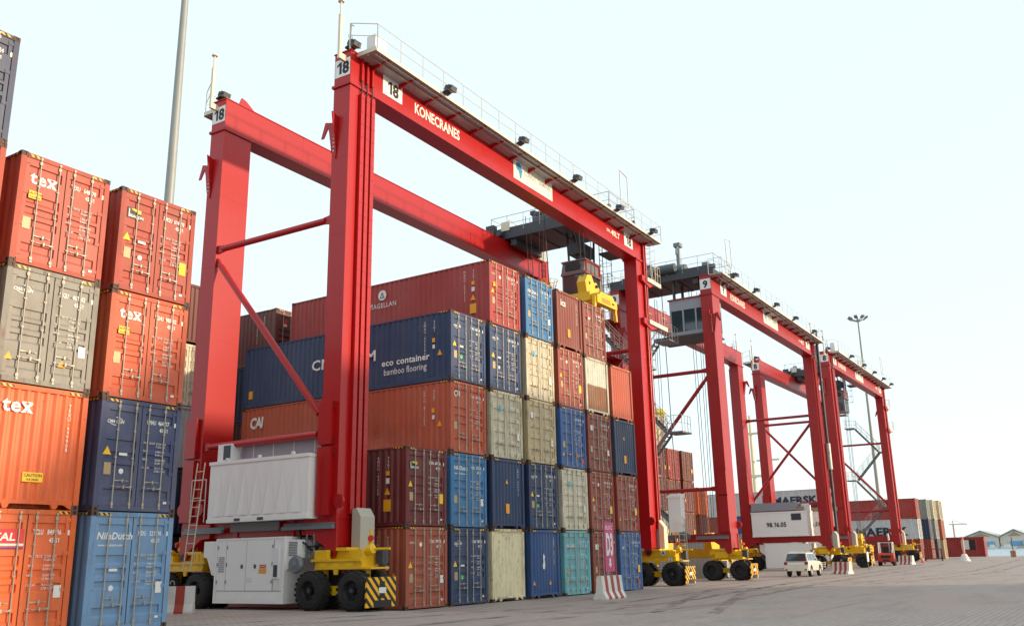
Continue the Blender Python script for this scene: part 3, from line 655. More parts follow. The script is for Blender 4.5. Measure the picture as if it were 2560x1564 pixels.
def ladder(name, parent, a, b_, ux, w_=.45, m=None, step=.33, r=.025, cage=False, cn=None):
    a, b_, ux = Vector(a), Vector(b_), Vector(ux); m_ = MB()
    m_.tube(a, b_, r, 6); m_.tube(a+ux*w_, b_+ux*w_, r, 6); n_ = int((b_-a).length/step)
    for i in range(1, n_): p = a.lerp(b_, i/n_); m_.tube(p, p+ux*w_, r*.7, 5)
    if cage:
        cn = Vector(cn)
        for i in range(1, n_, 2):
            p = a.lerp(b_, i/n_); q = [p+ux*w_*.5+ux*math.cos(t)*.36+cn*(.36-math.sin(t)*-.36) for t in [math.pi*k/6 for k in range(7)]]
            m_.path([p]+q[::-1]+[p+ux*w_], .014, 4)
        for t in (.5, 1.57, 2.64): 
            d_ = ux*w_*.5+ux*math.cos(t)*.36+cn*(.36+math.sin(t)*.36); m_.tube(a.lerp(b_, .08)+d_, b_+d_, .012, 4)
    return m_.build(name, m or RAIL, parent)
def stair(parent, a, b_, wx_):
    """flight rising along y from a to b, wx_ wide in x, with stringers, treads and handrails"""
    a, b_ = Vector(a), Vector(b_); m_ = MB(); n_ = int((b_.z-a.z)/.24)
    for x in (0, wx_): 
        o = X*x; m_.prism([a+o, b_+o, b_+o-Z*.26, a+o-Z*.26], (.05, 0, 0))
    for i in range(1, n_):
        p = a.lerp(b_, i/n_); m_.box((p.x, p.y-.12, p.z-.03), (p.x+wx_, p.y+.12, p.z))
    f = m_.build('stair_flight', MDG, parent); m_ = MB()
    for x in (0, wx_):
        o = X*x
        for k in range(5): p = a.lerp(b_, k/4)+o; m_.tube(p, p+Z*1.0, .018, 5)
        m_.tube(a+o+Z, b_+o+Z, .02, 5); m_.tube(a+o+Z*.5, b_+o+Z*.5, .016, 5)
    m_.build('handrail', GALV, f)
def bogie(t, yc, front, far, detail=True, lab=None):
    """yellow four-wheel bogie; yc centre along the runway, front = +1 when its outer end points to -y"""
    x0 = SP-WX if far else 0
    s = -1 if front else 1                                     # outer end direction
    P = lambda y: yc+s*y
    m_ = MB()
    k0 = .42 if far else 0; W0, W1 = -.22+k0, .66+k0
    def bx(a, b_, mi=0): m_.box((x0+a[0], P(a[1]), a[2]), (x0+b_[0], P(b_[1]), b_[2]), mi)
    bx((W0, -.95, 1.38), (W1, .80, 1.66)); bx((.14, -.95, 1.66), (1.3, .80, 1.98)); bx((W0, -1.0, 1.66), (.14, -.42, 1.98)); bx((W0-.06, -1.1, 1.60), (W1+.06, 1.1, 1.68)); bx((W0-.04, -.95, 1.34), (W1+.04, 1.55, 1.40))
    bx((W0+.02, .78, 1.40), (W1-.02, 1.12, 1.92)); bx((0, -.55, 1.95), (1.45, .25, 2.06)); bx((W1, -.6, 1.45), (1.4, .3, 1.9))
    for k in range(3): bx((W0-.02, -.95+k*.22, 1.70), (W0, -.93+k*.22, 1.95))
    for y in (-.95, .95): bx((.02+k0, y-.16, .45), (.28+k0, y+.16, 1.36))        # wheel forks
    bx((.0+k0, -1.1, .5), (.3+k0, 1.1, .8))
    m_.prism([(x0+W0-.02, P(-.12), 1.38), (x0+W0-.02, P(.12), 1.38), (x0+W0-.02, P(.07), 1.17), (x0+W0-.02, P(-.07), 1.17)], (.06, 0, 0))
    m_.tube((x0+W0+.3, P(1.15), 1.95), (x0+W0+.3, P(1.35), 2.0), .17, 10); m_.tube((x0+W0+.4, P(1.0), 1.98), (x0+W0+.4, P(2.0), 1.98), .045, 6)
    b_ = m_.build('bogie', YEL, t)
    if lab: b_['label'] = lab
    m_ = MB(); m_.tube((x0+k0+.3, P(1.05), 1.95), (x0+k0+.3, P(1.05), 2.62), .045, 7); m_.box((x0+k0+.25, P(.98), 2.1), (x0+k0+.35, P(1.12), 2.4)); m_.build('warning_post', YEL, b_)
    m_ = MB(); m_.tube((x0+k0+.28, P(1.1), 2.35), (x0+k0+.16, P(1.16), 2.33), .1, 10); m_.build('emergency_stop', DECR, b_)
    m_ = MB(); m_.box((x0+k0+.4, P(1.2), 1.5), (x0+k0+.7, P(1.5), 1.95)); m_.tube((x0+k0+.55, P(1.4), 1.45), (x0+k0+.55, P(1.4), 1.9), .12, 10); m_.build('drive_motor', DKG, b_)
    for k in (-.6, .0, .55):
        m_ = MB(); m_.box((x0+W0-.006, P(k-.16), 1.44), (x0+W0-.001, P(k+.16), 1.56)); m_.build('decal', TRIY, b_)
    if far and front and detail:
        for ch, y_, z_, h_, wx_ in (('A', -.40, 1.69, .28, .14), ('1', -.80, 1.42, .17, W0)):
            m_ = MB(); xx = x0+min(wx_, W0)-.01; m_.box((xx-.008, yc+y_-.12, z_), (xx, yc+y_+.12, z_+h_)); pl_ = m_.build('bogie_plate', PLW, b_)
            m_ = MB(); m_.txt(ch, (xx-.01, yc+y_, z_+h_*.15), -Y, Z, h_*.7, 2, 0, 'c'); m_.build('lettering', BLKT, b_)
    for xa, xb in ((-.55+k0, -.03+k0), (.35+k0, .87+k0)):
        for y in (-.95, .95): wheel(b_, x0+xa, x0+xb, yc+y)
    yb = P(1.72)
    m_ = MB()
    xa, xb = x0-.70+k0*1.5, x0+.78+k0*1.5
    m_.box((xa, yb, .14), (xb, yb+s*.06, 1.08)); g_ = m_.build('bumper', BUMP, b_)
    m_ = MB(); xc = (xa+xb)/2; m_.box((xc-.1, yb+s*.065, .42), (xc+.16, yb+s*.07, .95), 0); m_.box((xc-.38, yb+s*.065, .14), (xc+.5, yb+s*.08, .36), 0); m_.build('bumper_recess', BLKP, b_)
    m_ = MB(); m_.box((xc-.14, yb+s*.072, .58), (xc+.22, yb+s*.08, .76)); m_.build('white_label', DECW, b_)
    return b_
def leg(t, far, front, chutes, detail, no):
    x0 = SP-WX if far else 0; y0 = 0 if front else YR; y1 = y0+WY; s = -1 if front else 1
    yo = y0 if front else y1                                    # outer face
    m_ = MB()
    m_.box((x0, y0, 3.05), (x0+WX, y1, ZF-.06))
    for zz in (7.3, 10.4, 13.5, 16.6): m_.box((x0-.004, y0-.004, zz), (x0+WX+.004, y1+.004, zz+.03))
    m_.box((x0-.07, y0-.07, ZF-.055), (x0+WX+.07, y1+.07, ZF-.005)); m_.box((x0-.07, y0-.07, ZF+.001), (x0+WX+.07, y1+.07, ZF+.05))
    yc = y0 if front else y0+.1
    a = -1 if front else 1
    if front: q = [(-.02, 3.05), (-.02, 1.98), (.05, 1.78), (.22, 1.72), (.36, 1.82), (.5, 2.1), (1.15, 2.5), (1.6, 2.52), (1.6, 3.05)]
    else: q = [(YR+WY+.02, 3.05), (YR+WY+.02, 1.98), (YR+WY-.05, 1.78), (YR+WY-.22, 1.72), (YR+WY-.36, 1.82), (YR+WY-.5, 2.1), (YR-.3, 2.5), (YR-.75, 2.52), (YR-.75, 3.05)]
    for xx in (-.01, WX-.11): m_.prism([(x0+xx, y, z) for y, z in q], (.12, 0, 0))
    m_.box((x0+.12, min(y0, y1)+.03, 2.1), (x0+WX-.12, max(y0, y1)-.03, 3.05))
    g_ = m_.build('leg', RED, t)
    # pivot pins and lifting eyes
    m_ = MB()
    pin = (.2 if front else YR+WY-.2)
    m_.tube((x0-.06, pin, 1.86), (x0+.02, pin, 1.86), .12, 12, 1); m_.tube((x0-.02, pin, 1.86), (x0+.02, pin, 1.86), .2, 14)
    m_.build('pivot_pin', [RED, BLKP], g_)
    for dy in (.08, WY-.08): m_ = MB(); m_.tube((x0-.05, y0+(-.08 if dy < .3 else WY+.08), 3.62), (x0+.04, y0+(-.08 if dy < .3 else WY+.08), 3.62), .24, 14); m_.tube((x0-.06, y0+(-.12 if dy < .3 else WY+.12), 3.6), (x0-.045, y0+(-.12 if dy < .3 else WY+.12), 3.6), .06, 8); m_.build('lifting_eye', RED, g_)
    # bolted cover panels on the outer side and gusset lug high up
    sx = 1 if far else -1; xf = x0+WX if far else x0
    for z0, z1 in ((3.15, 5.52), (5.60, 7.15)):
        m_ = MB(); m_.box((xf, y0+.25, z0), (xf+sx*.16, y1+.03, z1))
        for z in (z0+.15, z1-.15): m_.box((xf, y0+.16, z-.12), (xf+sx*.05, y0+.245, z+.12), 1)
        m_.build('cover_panel', [RED, RED2], g_)
    m_ = MB(); m_.prism([(xf+sx*.01, y1-.25, 18.4), (xf+sx*.3, y1-.25, 18.5), (xf+sx*.01, y1-.25, 16.6)], (0, .06, 0))
    m_.prism([(xf, y1-.22, 18.1), (xf, y1+.35, 18.25), (xf, y1+.55, 17.6), (xf, y1+.42, 17.6), (xf, y1+.2, 18.0), (xf, y1-.22, 16.6)], (sx*.05, 0, 0))
    m_.prism([(xf, y1, 18.15), (xf, y1+.28, 18.2), (xf, y1+.2, 17.9), (xf, y1+.03, 16.9)], (sx*-.3, 0, 0))
    for k in range(8): m_.box((xf+sx*.05, y1-.16, 16.9+k*.17), (xf+sx*.075, y1-.1, 16.96+k*.17), 1)
    m_.build('hook_bracket', [RED, RAIL], g_)
    if chutes == 3:
        for k in range(3):
            xa = x0+.52+k*.31; m_ = MB(); m_.box((xa, yo+s*.002, 3.2), (xa+.20, yo+s*.15, ZF-.3)); m_.box((xa+.03, yo+s*.002, ZF+.3), (xa+.12, yo+s*.12, ZT-.02))
            m_.build('cable_chute', RED, g_)
            m_ = MB()
            for j in range(30): m_.box((xa-.004, yo+s*.148, 3.5+j*.54), (xa+.204, yo+s*.158, 3.52+j*.54))
            m_.build('chute_joint', RED2, g_)
            m_ = MB(); m_.tube((xa+.1, yo+s*.07, ZF-.3), (xa+.08, yo+s*.07, ZF+.3), .035, 6); m_.build('cable', BLKP, g_)
        m_ = MB(); m_.prism([(x0+.62, yo+s*.16, 3.35), (x0+.62, yo+s*.16, 1.95), (x0+.62, yo+s*.55, 1.95), (x0+.62, yo+s*.55, 3.1), (x0+.62, yo+s*.35, 3.4)], (.75, 0, 0)); m_.build('cable_housing', mat('beige_grey_housing', (178, 172, 156), .5), g_)
    elif chutes == 2:
        for k in range(2):
            m_ = MB(); m_.tube((x0+.95+k*.28, yo+s*.09, 3.2), (x0+.95+k*.28, yo+s*.09, ZT-.05), .075, 8); m_.build('cable_pipe', RED, g_)
        m_ = MB(); m_.box((x0+.9, yo+s*.14, 2.0), (x0+1.4, yo+s*.45, 3.3)); m_.prism([(x0+.9, yo+s*.14, 3.3), (x0+.9, yo+s*.45, 3.3), (x0+.9, yo+s*.14, 3.7)], (.5, 0, 0)); m_.build('cable_housing', mat('cream_housing', (222, 208, 176), .5), g_)
    return g_
def crane(no, label, x, y, z, yaw, flip, trolley_x, cab_kind, label_b=None, detail=True, hose=False):
    cx, cy = SP/2, DEP/2
    t = thing('gantry_crane', label, 'gantry crane', (0, 0, 0), 0, 'red rubber-tyred gantry cranes')
    c_, s_ = math.cos(yaw), math.sin(yaw)
    if not flip: t.location = (x, y, z); t.rotation_euler = (0, 0, yaw)
    else: t.location = (x+c_*SP-s_*DEP, y+s_*SP+c_*DEP, z); t.rotation_euler = (0, 0, yaw+math.pi)
    leg(t, 0, 1, 3, detail, no); leg(t, 0, 0, 3, detail, no); leg(t, 1, 1, 2, detail, no); leg(t, 1, 0, 0, detail, no)
    bogie(t, -.25, 1, 0, detail); bogie(t, 7.35, 0, 0, detail); bogie(t, -.25, 1, 1, detail); bogie(t, 7.35, 0, 1, detail)
    # girders with plates and names on their outer faces
    for front in (1, 0):
        y0 = 0 if front else YR; y1 = y0+WY; s = -1 if front else 1; yo = y0 if front else y1
        m_ = MB(); m_.box((0, y0, ZF+.05), (SP, y1, ZT)); m_.box((-.04, y0-.03, ZT), (SP+.04, y1+.03, ZT+.04)); m_.box((WX, y0-.02, ZF+.0), (SP-WX, y1+.02, ZF+.05))
        for k in range(1, 6): m_.box((k*4.66, y0-.004, ZF+.06), (k*4.66+.03, y1+.004, ZT-.01))
        m_.box((.3, (y0+y1)/2-.05, ZT+.04), (SP-.3, (y0+y1)/2+.05, ZT+.14))
        m_.prism([(.9, y0+.3, ZT+.04), (2.2, y0+.3, ZT+.04), (1.35, y0+.3, ZT+.55), (1.1, y0+.3, ZT+.6)], (0, .06, 0))
        g_ = m_.build('girder', RED, t)
        ux = X if front else -X; ox = (lambda v: v) if front else (lambda v: SP-v)
        nrm = V(0, s, 0)
        number(t, no, (ox(1.95), yo, ZF+.42), ux, 1.25, .84, nrm)
        number(t, no, (ox(24.85), yo, ZF+.42), ux, 1.2, .84, nrm)
        m_ = MB(); m_.txt('KONECRANES', (ox(5.72), yo+s*.006, ZF+.44), ux, Z, .47, 1, 0, 'c', 1.0, 1, 0, 3.35); m_.txt('SWL', (ox(22.45), yo+s*.006, ZF+.62), ux, Z, .18, 1); m_.txt('40LT', (ox(23.05), yo+s*.006, ZF+.56), ux, Z, .34, 1, 0, 'l', 1, 1.15)
        q = m_.build('lettering', WHT, g_); q['kind'] = 'stuff'
        m_ = MB(); a = Vector((ox(12.05), yo, ZF+.3)); m_.prism([a, a+ux*3.9, a+ux*3.9+Z*1.04, a+Z*1.04], nrm*.012); lp = m_.build('logo_panel', mat('cream_sign_panel', (230, 226, 208), .5), t)
        m_ = MB(); m_.txt('CONGO TERMINAL', a+ux*1.0+Z*.48+nrm*.016, ux, Z, .26, 1, 0, 'l', 1, 1, 0, 2.75)
        q = m_.build('lettering', mat('pale_grey_lettering', (150, 158, 170), .6), lp); q['kind'] = 'stuff'
        af = [(.30, .98), (.52, 1.0), (.68, .92), (.72, .72), (.88, .62), (.78, .44), (.74, .22), (.62, .08), (.54, .1), (.50, .34), (.42, .5), (.2, .56), (.1, .7), (.16, .88)]
        m_ = MB(); m_.prism([a+ux*(p*.85+.12)+Z*(q_*.9+.06)+nrm*.013 for p, q_ in af], nrm*.004); m_.build('emblem', mat('emblem_blue', (48, 140, 190), .5), lp)
        # end plates on the short faces
        for xe, nx in ((0, -X), (SP, X)):
            uy_ = -Y if nx.x < 0 else Y; oy = y1-.03 if nx.x < 0 else y0+.03
            number(t, no, (xe, oy, ZF+.38), uy_, .78, .76, nx)
        # walkway along the outer side: grating deck, kick plate, brackets, handrail
        m_ = MB(); w_ = 1.0
        m_.box((.35, yo+s*.05, ZT-.16), (SP+.35, yo+s*w_, ZT-.10)); dk = m_.build('walkway_deck', mat('pale_grating_steel', (166, 166, 166), .5, .2, dirt=.2), t)
        m_ = MB(); m_.box((.35, yo+s*(w_+.002), ZT-.19), (SP+.35, yo+s*(w_+.03), ZT-.06)); m_.box((.33, yo+s*.05, ZT-.16), (.348, yo+s*w_, ZT+.02)); m_.build('kick_plate', CREAM, t)
        m_ = MB(); m_.prism([(0, 0, -.165), (0, s*.9, -.165), (0, s*.9, -.19), (0, s*.45, -.24), (0, 0, -.40)], (.08, 0, 0)); bm_ = m_.mesh('walkway_bracket'); bm_.materials.append(RED)
        for k in range(16): put(bm_, 'walkway_bracket', t, (1.2+k*1.75, yo, ZT))
        m_ = MB(); m_.box((.4, yo+s*.48, ZT-.23), (SP+.2, yo+s*.56, ZT-.165)); m_.tube((.5, yo+s*.82, ZT-.21), (SP, yo+s*.82, ZT-.21), .03, 6); m_.build('conduit', GALV, t)
        railing('handrail', t, [(-.1, y0 if s < 0 else y1, ZT), (-.1, yo+s*.05, ZT), (.4, yo+s*w_, ZT-.1), (SP+.35, yo+s*w_, ZT-.1), (SP+.35, yo, ZT-.1)], 1.12, 1.45)
        for xx in (4.85, 10.9, 16.4, 21.6, 26.4): floodlight(t, (xx, yo+s*(w_+.03), ZT-.1), s, DKG)
        floodlight(t, (.1, yo+s*-.25, ZT+.1), -1, DKG)
        # antenna mast at the near end, gate frame towards the far end
        xe = -.35
        m_ = MB(); m_.box((xe-.06, yo-s*.35, ZT-.45), (xe+.06, yo-s*.23, ZT+1.5)); m_.tube((xe, yo-s*.29, ZT+1.5), (xe, yo-s*.29, ZT+2.05), .04, 6); m_.lathe((xe, yo-s*.29, ZT+2.05), Z, [(0, .02), (.02, .13), (.08, .12), (.13, 0)], 10); m_.box((-.34, yo-s*.36, ZT-.45), (-.002, yo-s*.22, ZT-.2))
        m_.path([(xe, yo-s*.29, ZT+1.2), (xe+.2, yo-s*.29, ZT+1.35), (xe+.1, yo-s*.29, ZT+1.5)], .015, 4)
        m_.build('antenna_mast', mat('cream_mast_paint', (222, 210, 186), .5), t)
        if front:
            m_ = MB(); m_.box((.8, yo-.55, ZT-.05), (1.5, yo-.1, ZT+.95)); m_.build('control_cabinet', PLW, t)
            m_ = MB(); m_.path([(.15, .25, ZT+.04), (.2, .2, ZT+1.3), (.35, .2, ZT+1.3)], .02, 5); m_.lathe((.15, .2, ZT+.75), Y, [(0, .12), (.02, .12)], 10); m_.build('wind_sensor', MDG, t)
        xg = 22.6 if front else 25.9
        m_ = MB(); m_.path([(xg, yo+s*.95, ZT+.8), (xg, yo+s*.95, ZT+2.9), (xg+1.05, yo+s*.95, ZT+2.75), (xg+1.05, yo+s*.95, ZT+.8), (xg, yo+s*.95, ZT+.8)], .035, 6); m_.build('gate_frame', RAIL, t)
    # sill beams, braces, trays on both sides
    for far in (0, 1):
        x0 = SP-WX if far else 0; sx = 1 if far else -1; xf = x0+WX if far else x0
        m_ = MB(); m_.box((x0+.15, 1.6, 2.52), (x0+WX-.15, YR-.75, 3.04)); m_.build('sill_beam', RED, t)
        for ta, tb in ((.05, 2.5), (5.6, YR+.7)): m_ = MB(); m_.box((xf, ta, 2.70), (xf+sx*.14, tb, 2.82)); m_.box((xf, ta, 2.70), (xf+sx*.02, tb, 2.92)); m_.build('cable_tray', MDG, t)
        m_ = MB(); m_.box((xf, 2.7, 2.72), (xf+sx*.06, 5.2, 3.04)); m_.build('sill_panel', mat('warm_grey_panel', (112, 106, 104), .5), t)
        xm = x0+.12 if not far else x0+WX-.12
        ya, yb = WY, YR
        for nm, p, q in (('brace', (xm, ya-.02, 14.2), (xm, yb+.02, 14.2)), ('brace', (xm, ya-.02, 6.02), (xm, yb+.02, 6.02)), ('brace', (xm, yb-.05, 13.65), (xm, ya+.05, 6.55))):
            m_ = MB(); p, q = Vector(p), Vector(q); d_ = (q-p).normalized()
            m_.tube(p+d_*.3, q-d_*.3, .13, 12); m_.prism([p-Z*.18-X*.05, p+Z*.18-X*.05, p+d_*.55+Z*.1-X*.05, p+d_*.55-Z*.1-X*.05], (.1, 0, 0)); m_.prism([q-Z*.18-X*.05, q+Z*.18-X*.05, q-d_*.55+Z*.1-X*.05, q-d_*.55-Z*.1-X*.05], (.1, 0, 0))
            m_.build('brace', RED, t)
    # power unit and electrical house on side A
    G0, G1 = 1.95, 5.42
    m_ = MB(); m_.box((-.44, G0, .22), (1.5, G1, 2.42)); m_.box((-.46, G0-.02, 2.42), (1.52, G1+.02, 2.48)); m_.box((-.47, G0-.03, .22), (-.44, G0+.05, 2.42)); m_.box((-.47, G1-.05, .22), (-.44, G1+.03, 2.42))
    m_.prism([(-.40, G1, 2.4), (-.40, G1+.75, 2.4), (-.40, G1+.75, 1.85), (-.40, G1+.55, 1.8), (-.40, G1+.25, 1.2), (-.40, G1, 1.15)], (1.7, 0, 0))
    m_.prism([(-.36, G0, 2.36), (-.36, G0-.55, 2.36), (-.36, G0-.55, 1.75), (-.36, G0, 1.3)], (1.6, 0, 0))
    for yy in (G0+.1, G1-.5): m_.prism([(.3, yy, 2.48), (.3, yy+.5, 2.48), (.3, yy+.36, 2.68), (.3, yy+.14, 2.68)], (.12, 0, 0))
    pu = m_.build('power_unit', WHP, t)
    for a, b_ in ((G1-.08, G1-.53), (G1-.55, G1-1.58), (G1-1.60, G1-2.93)):
        m_ = MB(); m_.box((-.455, b_, .66), (-.442, a, 2.36)); m_.build('access_door', WHP, pu)
    m_ = MB()
    for yy in (G1-.54, G1-1.59, G1-2.94): m_.box((-.448, yy-.012, .64), (-.441, yy+.012, 2.36))
    m_.box((-.448, G0+.1, .64), (-.441, G1-.08, .655)); m_.build('door_gap', MDG, pu)
    for yy in (G1-1.38, G1-2.05): 
        m_ = MB(); m_.box((-.47, yy-.05, 1.42), (-.455, yy+.05, 1.55)); m_.build('door_latch', DKG, pu)
    m_ = MB(); m_.box((-.465, G1-2.6, 1.42), (-.456, G1-2.28, 1.54)); m_.txt('DANGER', (-.468, G1-2.44, 1.455), -Y, Z, .05, 1, 1, 'c'); m_.build('warning_label', [DECR, DECW], pu)
    m_ = MB(); m_.box((-.465, G1-2.62, 1.24), (-.456, G1-2.25, 1.40)); m_.build('caution_label', ORY, pu)
    m_ = MB(); m_.box((-.465, G1-1.92, .95), (-.456, G1-1.66, 1.1)); m_.build('white_label', DECW, pu)
    m_ = MB(); m_.box((-.50, G0+.22, 1.06), (-.44, G0+.50, 2.1)); cp = m_.build('control_panel', PLW, pu)
    m_ = MB(); m_.box((-.51, G0+.27, 1.12), (-.501, G0+.45, 1.52)); m_.build('control_screen', DKG, cp)
    for k in range(3):
        m_ = MB(); yy = G0+.35+k*1.0; m_.box((-.452, yy, .30), (-.441, yy+.58, .54)); m_.build('vent_cover', WHP, pu)
    m_ = MB(); m_.box((-.47, G0+.24, .68), (-.458, G0+.44, 1.04)); m_.build('warning_label', DECW, pu)
    m_ = MB(); m_.lathe((-.42, 1.35, 1.52), -X, [(0, 0), (0, .3), (.06, .31), (.16, .26), (.17, .1), (.2, .08), (.2, 0)], 18); m_.tube((.0, 1.35, 1.5), (.0, 1.35, 2.55), .04, 6); m_.tube((.0, 1.0, 1.5), (.0, 1.0, 2.55), .04, 6); m_.tube((.0, 1.0, 1.95), (.0, 1.9, 1.95), .03, 6); m_.build('blower', MDG, pu)
    m_ = MB()
    for k in range(9): m_.box((-.372, G0-.52, 1.82+k*.055), (-.362, G0-.12, 1.85+k*.055))
    m_.build('louvre', MDG, pu)
    for yy in (G1-.11, G1-.58, G1-2.9):
        for zz in (.9, 1.5, 2.1): m_ = MB(); m_.tube((-.465, yy, zz), (-.465, yy, zz+.12), .018, 6); m_.build('hinge', MDG, pu)
    m_ = MB()
    for k in range(8): m_.box((-.462, G1-.46, 1.3+k*.07), (-.452, G1-.16, 1.335+k*.07))
    m_.build('louvre', MDG, pu)
    for k in range(3):
        m_ = MB(); pts = [(-.1+k*.12, 1.7+k*.1, 2.75), (-.15+k*.12, 1.45+k*.1, 2.3), (-.1+k*.12, 1.1, 2.1-k*.1), (.1, .6+k*.1, 2.2)]; m_.path(pts, .03, 6); m_.build('cable', BLKP, t)
    H0, H1 = .98, 6.08
    m_ = MB(); m_.box((-.42, H0, 3.12), (1.7, H1, 5.26)); m_.box((-.46, H0-.03, 5.2), (1.74, H1+.04, 5.32)); m_.box((-.45, H0-.02, 3.06), (1.73, H1+.02, 3.2))
    eh = m_.build('electrical_house', WHP, t)
    m_ = MB()
    for k in range(7):
        yy = H1-.25-k*.66; a = (-.425, yy, 3.3); b_ = (-.425, yy-.62, 3.3); c_ = (-.425, yy-.31, 5.1); d_ = (-.462, yy-.31, 3.3)
        m_.add([a, b_, c_, d_], [(0, 3, 2), (3, 1, 2), (0, 1, 3)])
        if k < 6: m_.add([(-.425, yy-.31, 5.1), (-.425, yy-.97, 5.1), (-.425, yy-.64, 3.3), (-.45, yy-.64, 5.1)], [(0, 2, 3), (3, 2, 1), (0, 3, 1)])
    m_.build('pressed_panel', WHP, eh)
    for yy in (3.1, 4.3): m_ = MB(); m_.box((-.46, yy, 3.09), (-.452, yy+.3, 3.19)); m_.build('fork_pocket', DKG, eh)
    m_ = MB(); m_.box((.3, 1.0, 5.42), (1.6, 5.2, 6.15)); m_.build('vent_housing', mat('mauve_grey_panel', (146, 142, 150), .5), t)
    for k in range(4): m_ = MB(); m_.box((.285, 1.4+k*1.05, 5.42), (.30, 1.44+k*1.05, 6.1)); m_.build('panel_post', RAIL, t)
    m_ = MB(); m_.box((-.1, 5.35, 5.34), (.5, 6.1, 6.02)); ac = m_.build('air_conditioner', PLW, t)
    m_ = MB(); m_.box((-.112, 5.40, 5.42), (-.101, 5.78, 5.96)); m_.build('grille', DKG, ac)
    for k in range(3): m_ = MB(); m_.lathe((-.40, H0+.8+k*1.7, 5.32), Z, [(0, .08), (.1, .08), (.12, 0)], 8); m_.build('lifting_eye', PLW, eh)
    for yy in (2.2, 5.1): m_ = MB(); m_.box((.1, yy-.1, 2.48), (1.3, yy+.1, 3.06)); m_.build('house_support', RED, t)
    ladder('ladder', t, (-.62, 7.0, 1.35), (-.40, 6.85, 5.35), -Y, .42, mat('cream_ladder_paint', (214, 200, 174), .5))
    railing('landing_rail', t, [(-.4, 6.3, 3.1), (-.4, 7.1, 3.1)], 1.6, .8)
    if no != '18':
        m_ = MB(); m_.txt('98.16.0'+('5' if no == '9' else '8'), (-.45, 3.3, 3.95), -Y, Z, .42, 1, 0, 'c'); m_.txt('98.16.0'+('5' if no == '9' else '8'), (1.735, 3.3, 3.95), Y, Z, .40, 1, 0, 'c', 1, .95); q = m_.build('lettering', BLKT, eh); q['kind'] = 'stuff'
        m_ = MB(); m_.box((1.702, 4.7, 4.5), (1.72, 5.6, 5.1)); m_.build('vent', DKG, eh)
        m_ = MB(); m_.box((-.38, .7, 5.36), (1.4, 5.6, 5.72)); m_.build('roof_vents', mat('rusty_beige_cover', (158, 132, 112), .7, rust=.2), eh)
    # stairs with landings on side B
    xs_ = SP+.12
    stair(t, (xs_, 5.2, 3.0), (xs_, 1.6, 6.5), .75); stair(t, (xs_+.8, 1.9, 6.6), (xs_+.8, 4.7, 9.9), .75); stair(t, (xs_, 4.4, 10.0), (xs_, 1.5, 13.2), .75); stair(t, (xs_+.8, 1.6, 13.3), (xs_+.8, 4.2, 16.4), .75)
    for yy, zz in ((.5, 6.5), (4.6, 9.92), (.4, 13.2), (4.1, 16.42)):
        m_ = MB(); m_.box((SP+.02, yy, zz-.1), (xs_+1.6, yy+1.2, zz)); m_.build('landing', MDG, t)
        railing('landing_rail', t, [(xs_+.0, yy+.02 if yy < 2 else yy+1.18, zz), (xs_+1.58, yy+.02 if yy < 2 else yy+1.18, zz), (xs_+1.58, yy+1.18 if yy < 2 else yy+.02, zz)], 1.1, .55, GALV)
    if flip: m_ = MB(); m_.box((SP+.25, 4.1, 3.2), (SP+.95, 5.0, 5.5)); m_.prism([(SP+.2, 4.05, 5.5), (SP+1.0, 4.05, 5.5), (SP+1.0, 4.05, 5.65), (SP+.2, 4.05, 5.8)], (0, 1.0, 0)); m_.build('switch_cabinet', WHP, t)
    ladder('ladder', t, (SP+.5, 4.6, .6), (SP+.5, 4.6, 4.1), Y, .5, mat('cream_ladder_paint', (0, 0, 0)), cage=True, cn=X)
    if no == '9':
        m_ = MB(); m_.txt('98.16.05', (SP-.148, 4.1, 2.63), Y, Z, .27, 1, 0, 'c'); q = m_.build('lettering', WHT, t); q['kind'] = 'stuff'
    # ladder arms at the far front leg
    for zz, xl in ((18.35, 1.5), (15.6, 2.2)):
        m_ = MB(); m_.box((SP-.6, -.34, zz), (SP+xl, -.24, zz+.26)); m_.build('arm', CREAM, t)
        m_ = MB(); m_.prism([(SP-1.2, -.23, zz-.05), (SP-1.2, -.23, zz+.3), (SP+xl-.5, -.23, zz+.22), (SP-.1, -.23, zz-.3)], (0, .22, 0)); m_.box((SP, -.2, zz+.2), (SP+xl, .75, zz+.26)); m_.build('arm_bracket', RED, t)
        railing('landing_rail', t, [(SP+.4, .72, zz+.26), (SP+xl, .72, zz+.26), (SP+xl, -.3, zz+.26), (SP+xl-.8, -.3, zz+.26)], 1.1, .5, CREAM)
    ladder('ladder', t, (SP+1.0, .1, 18.6), (SP+1.0, .1, ZT+1.0), Y, .45, RAIL, cage=True, cn=X)
    ladder('ladder', t, (WX*.0+SP-.9, YR-.03, ZF+.0), (SP-.9, YR-.03, ZT), X, .45, RED2)
    if hose:
        m_ = MB(); m_.path([(.35, DEP+.35, 2.2), (.35, DEP+.35, 9.0), (.45, DEP+.4, 10.5), (.35, DEP+.35, 12.5), (.35, DEP+.35, ZT+.9)], .13, 8); m_.build('cable_hose', DKG, t)
        m_ = MB(); m_.tube((.35, DEP+.35, 9.0), (.35, DEP+.35, 11.4), .24, 10); m_.build('hose_housing', GALV, t)
    # trolley on the rails
    a0 = trolley_x; a1 = trolley_x+3.6; zt_ = ZT+.14
    m_ = MB(); m_.box((a0, -.05, zt_+.0), (a1, DEP+.1, zt_+.42)); m_.box((a0+.2, 1.2, zt_-.35), (a1-.2, 1.6, zt_)); m_.box((a0+.2, YR-.7, zt_-.45), (a1-.2, YR-.3, zt_)); m_.box((a0, -.25, zt_+.42), (a0+.2, DEP+.25, zt_+.72)); m_.box((a1-.2, -.25, zt_+.42), (a1, DEP+.25, zt_+.72))
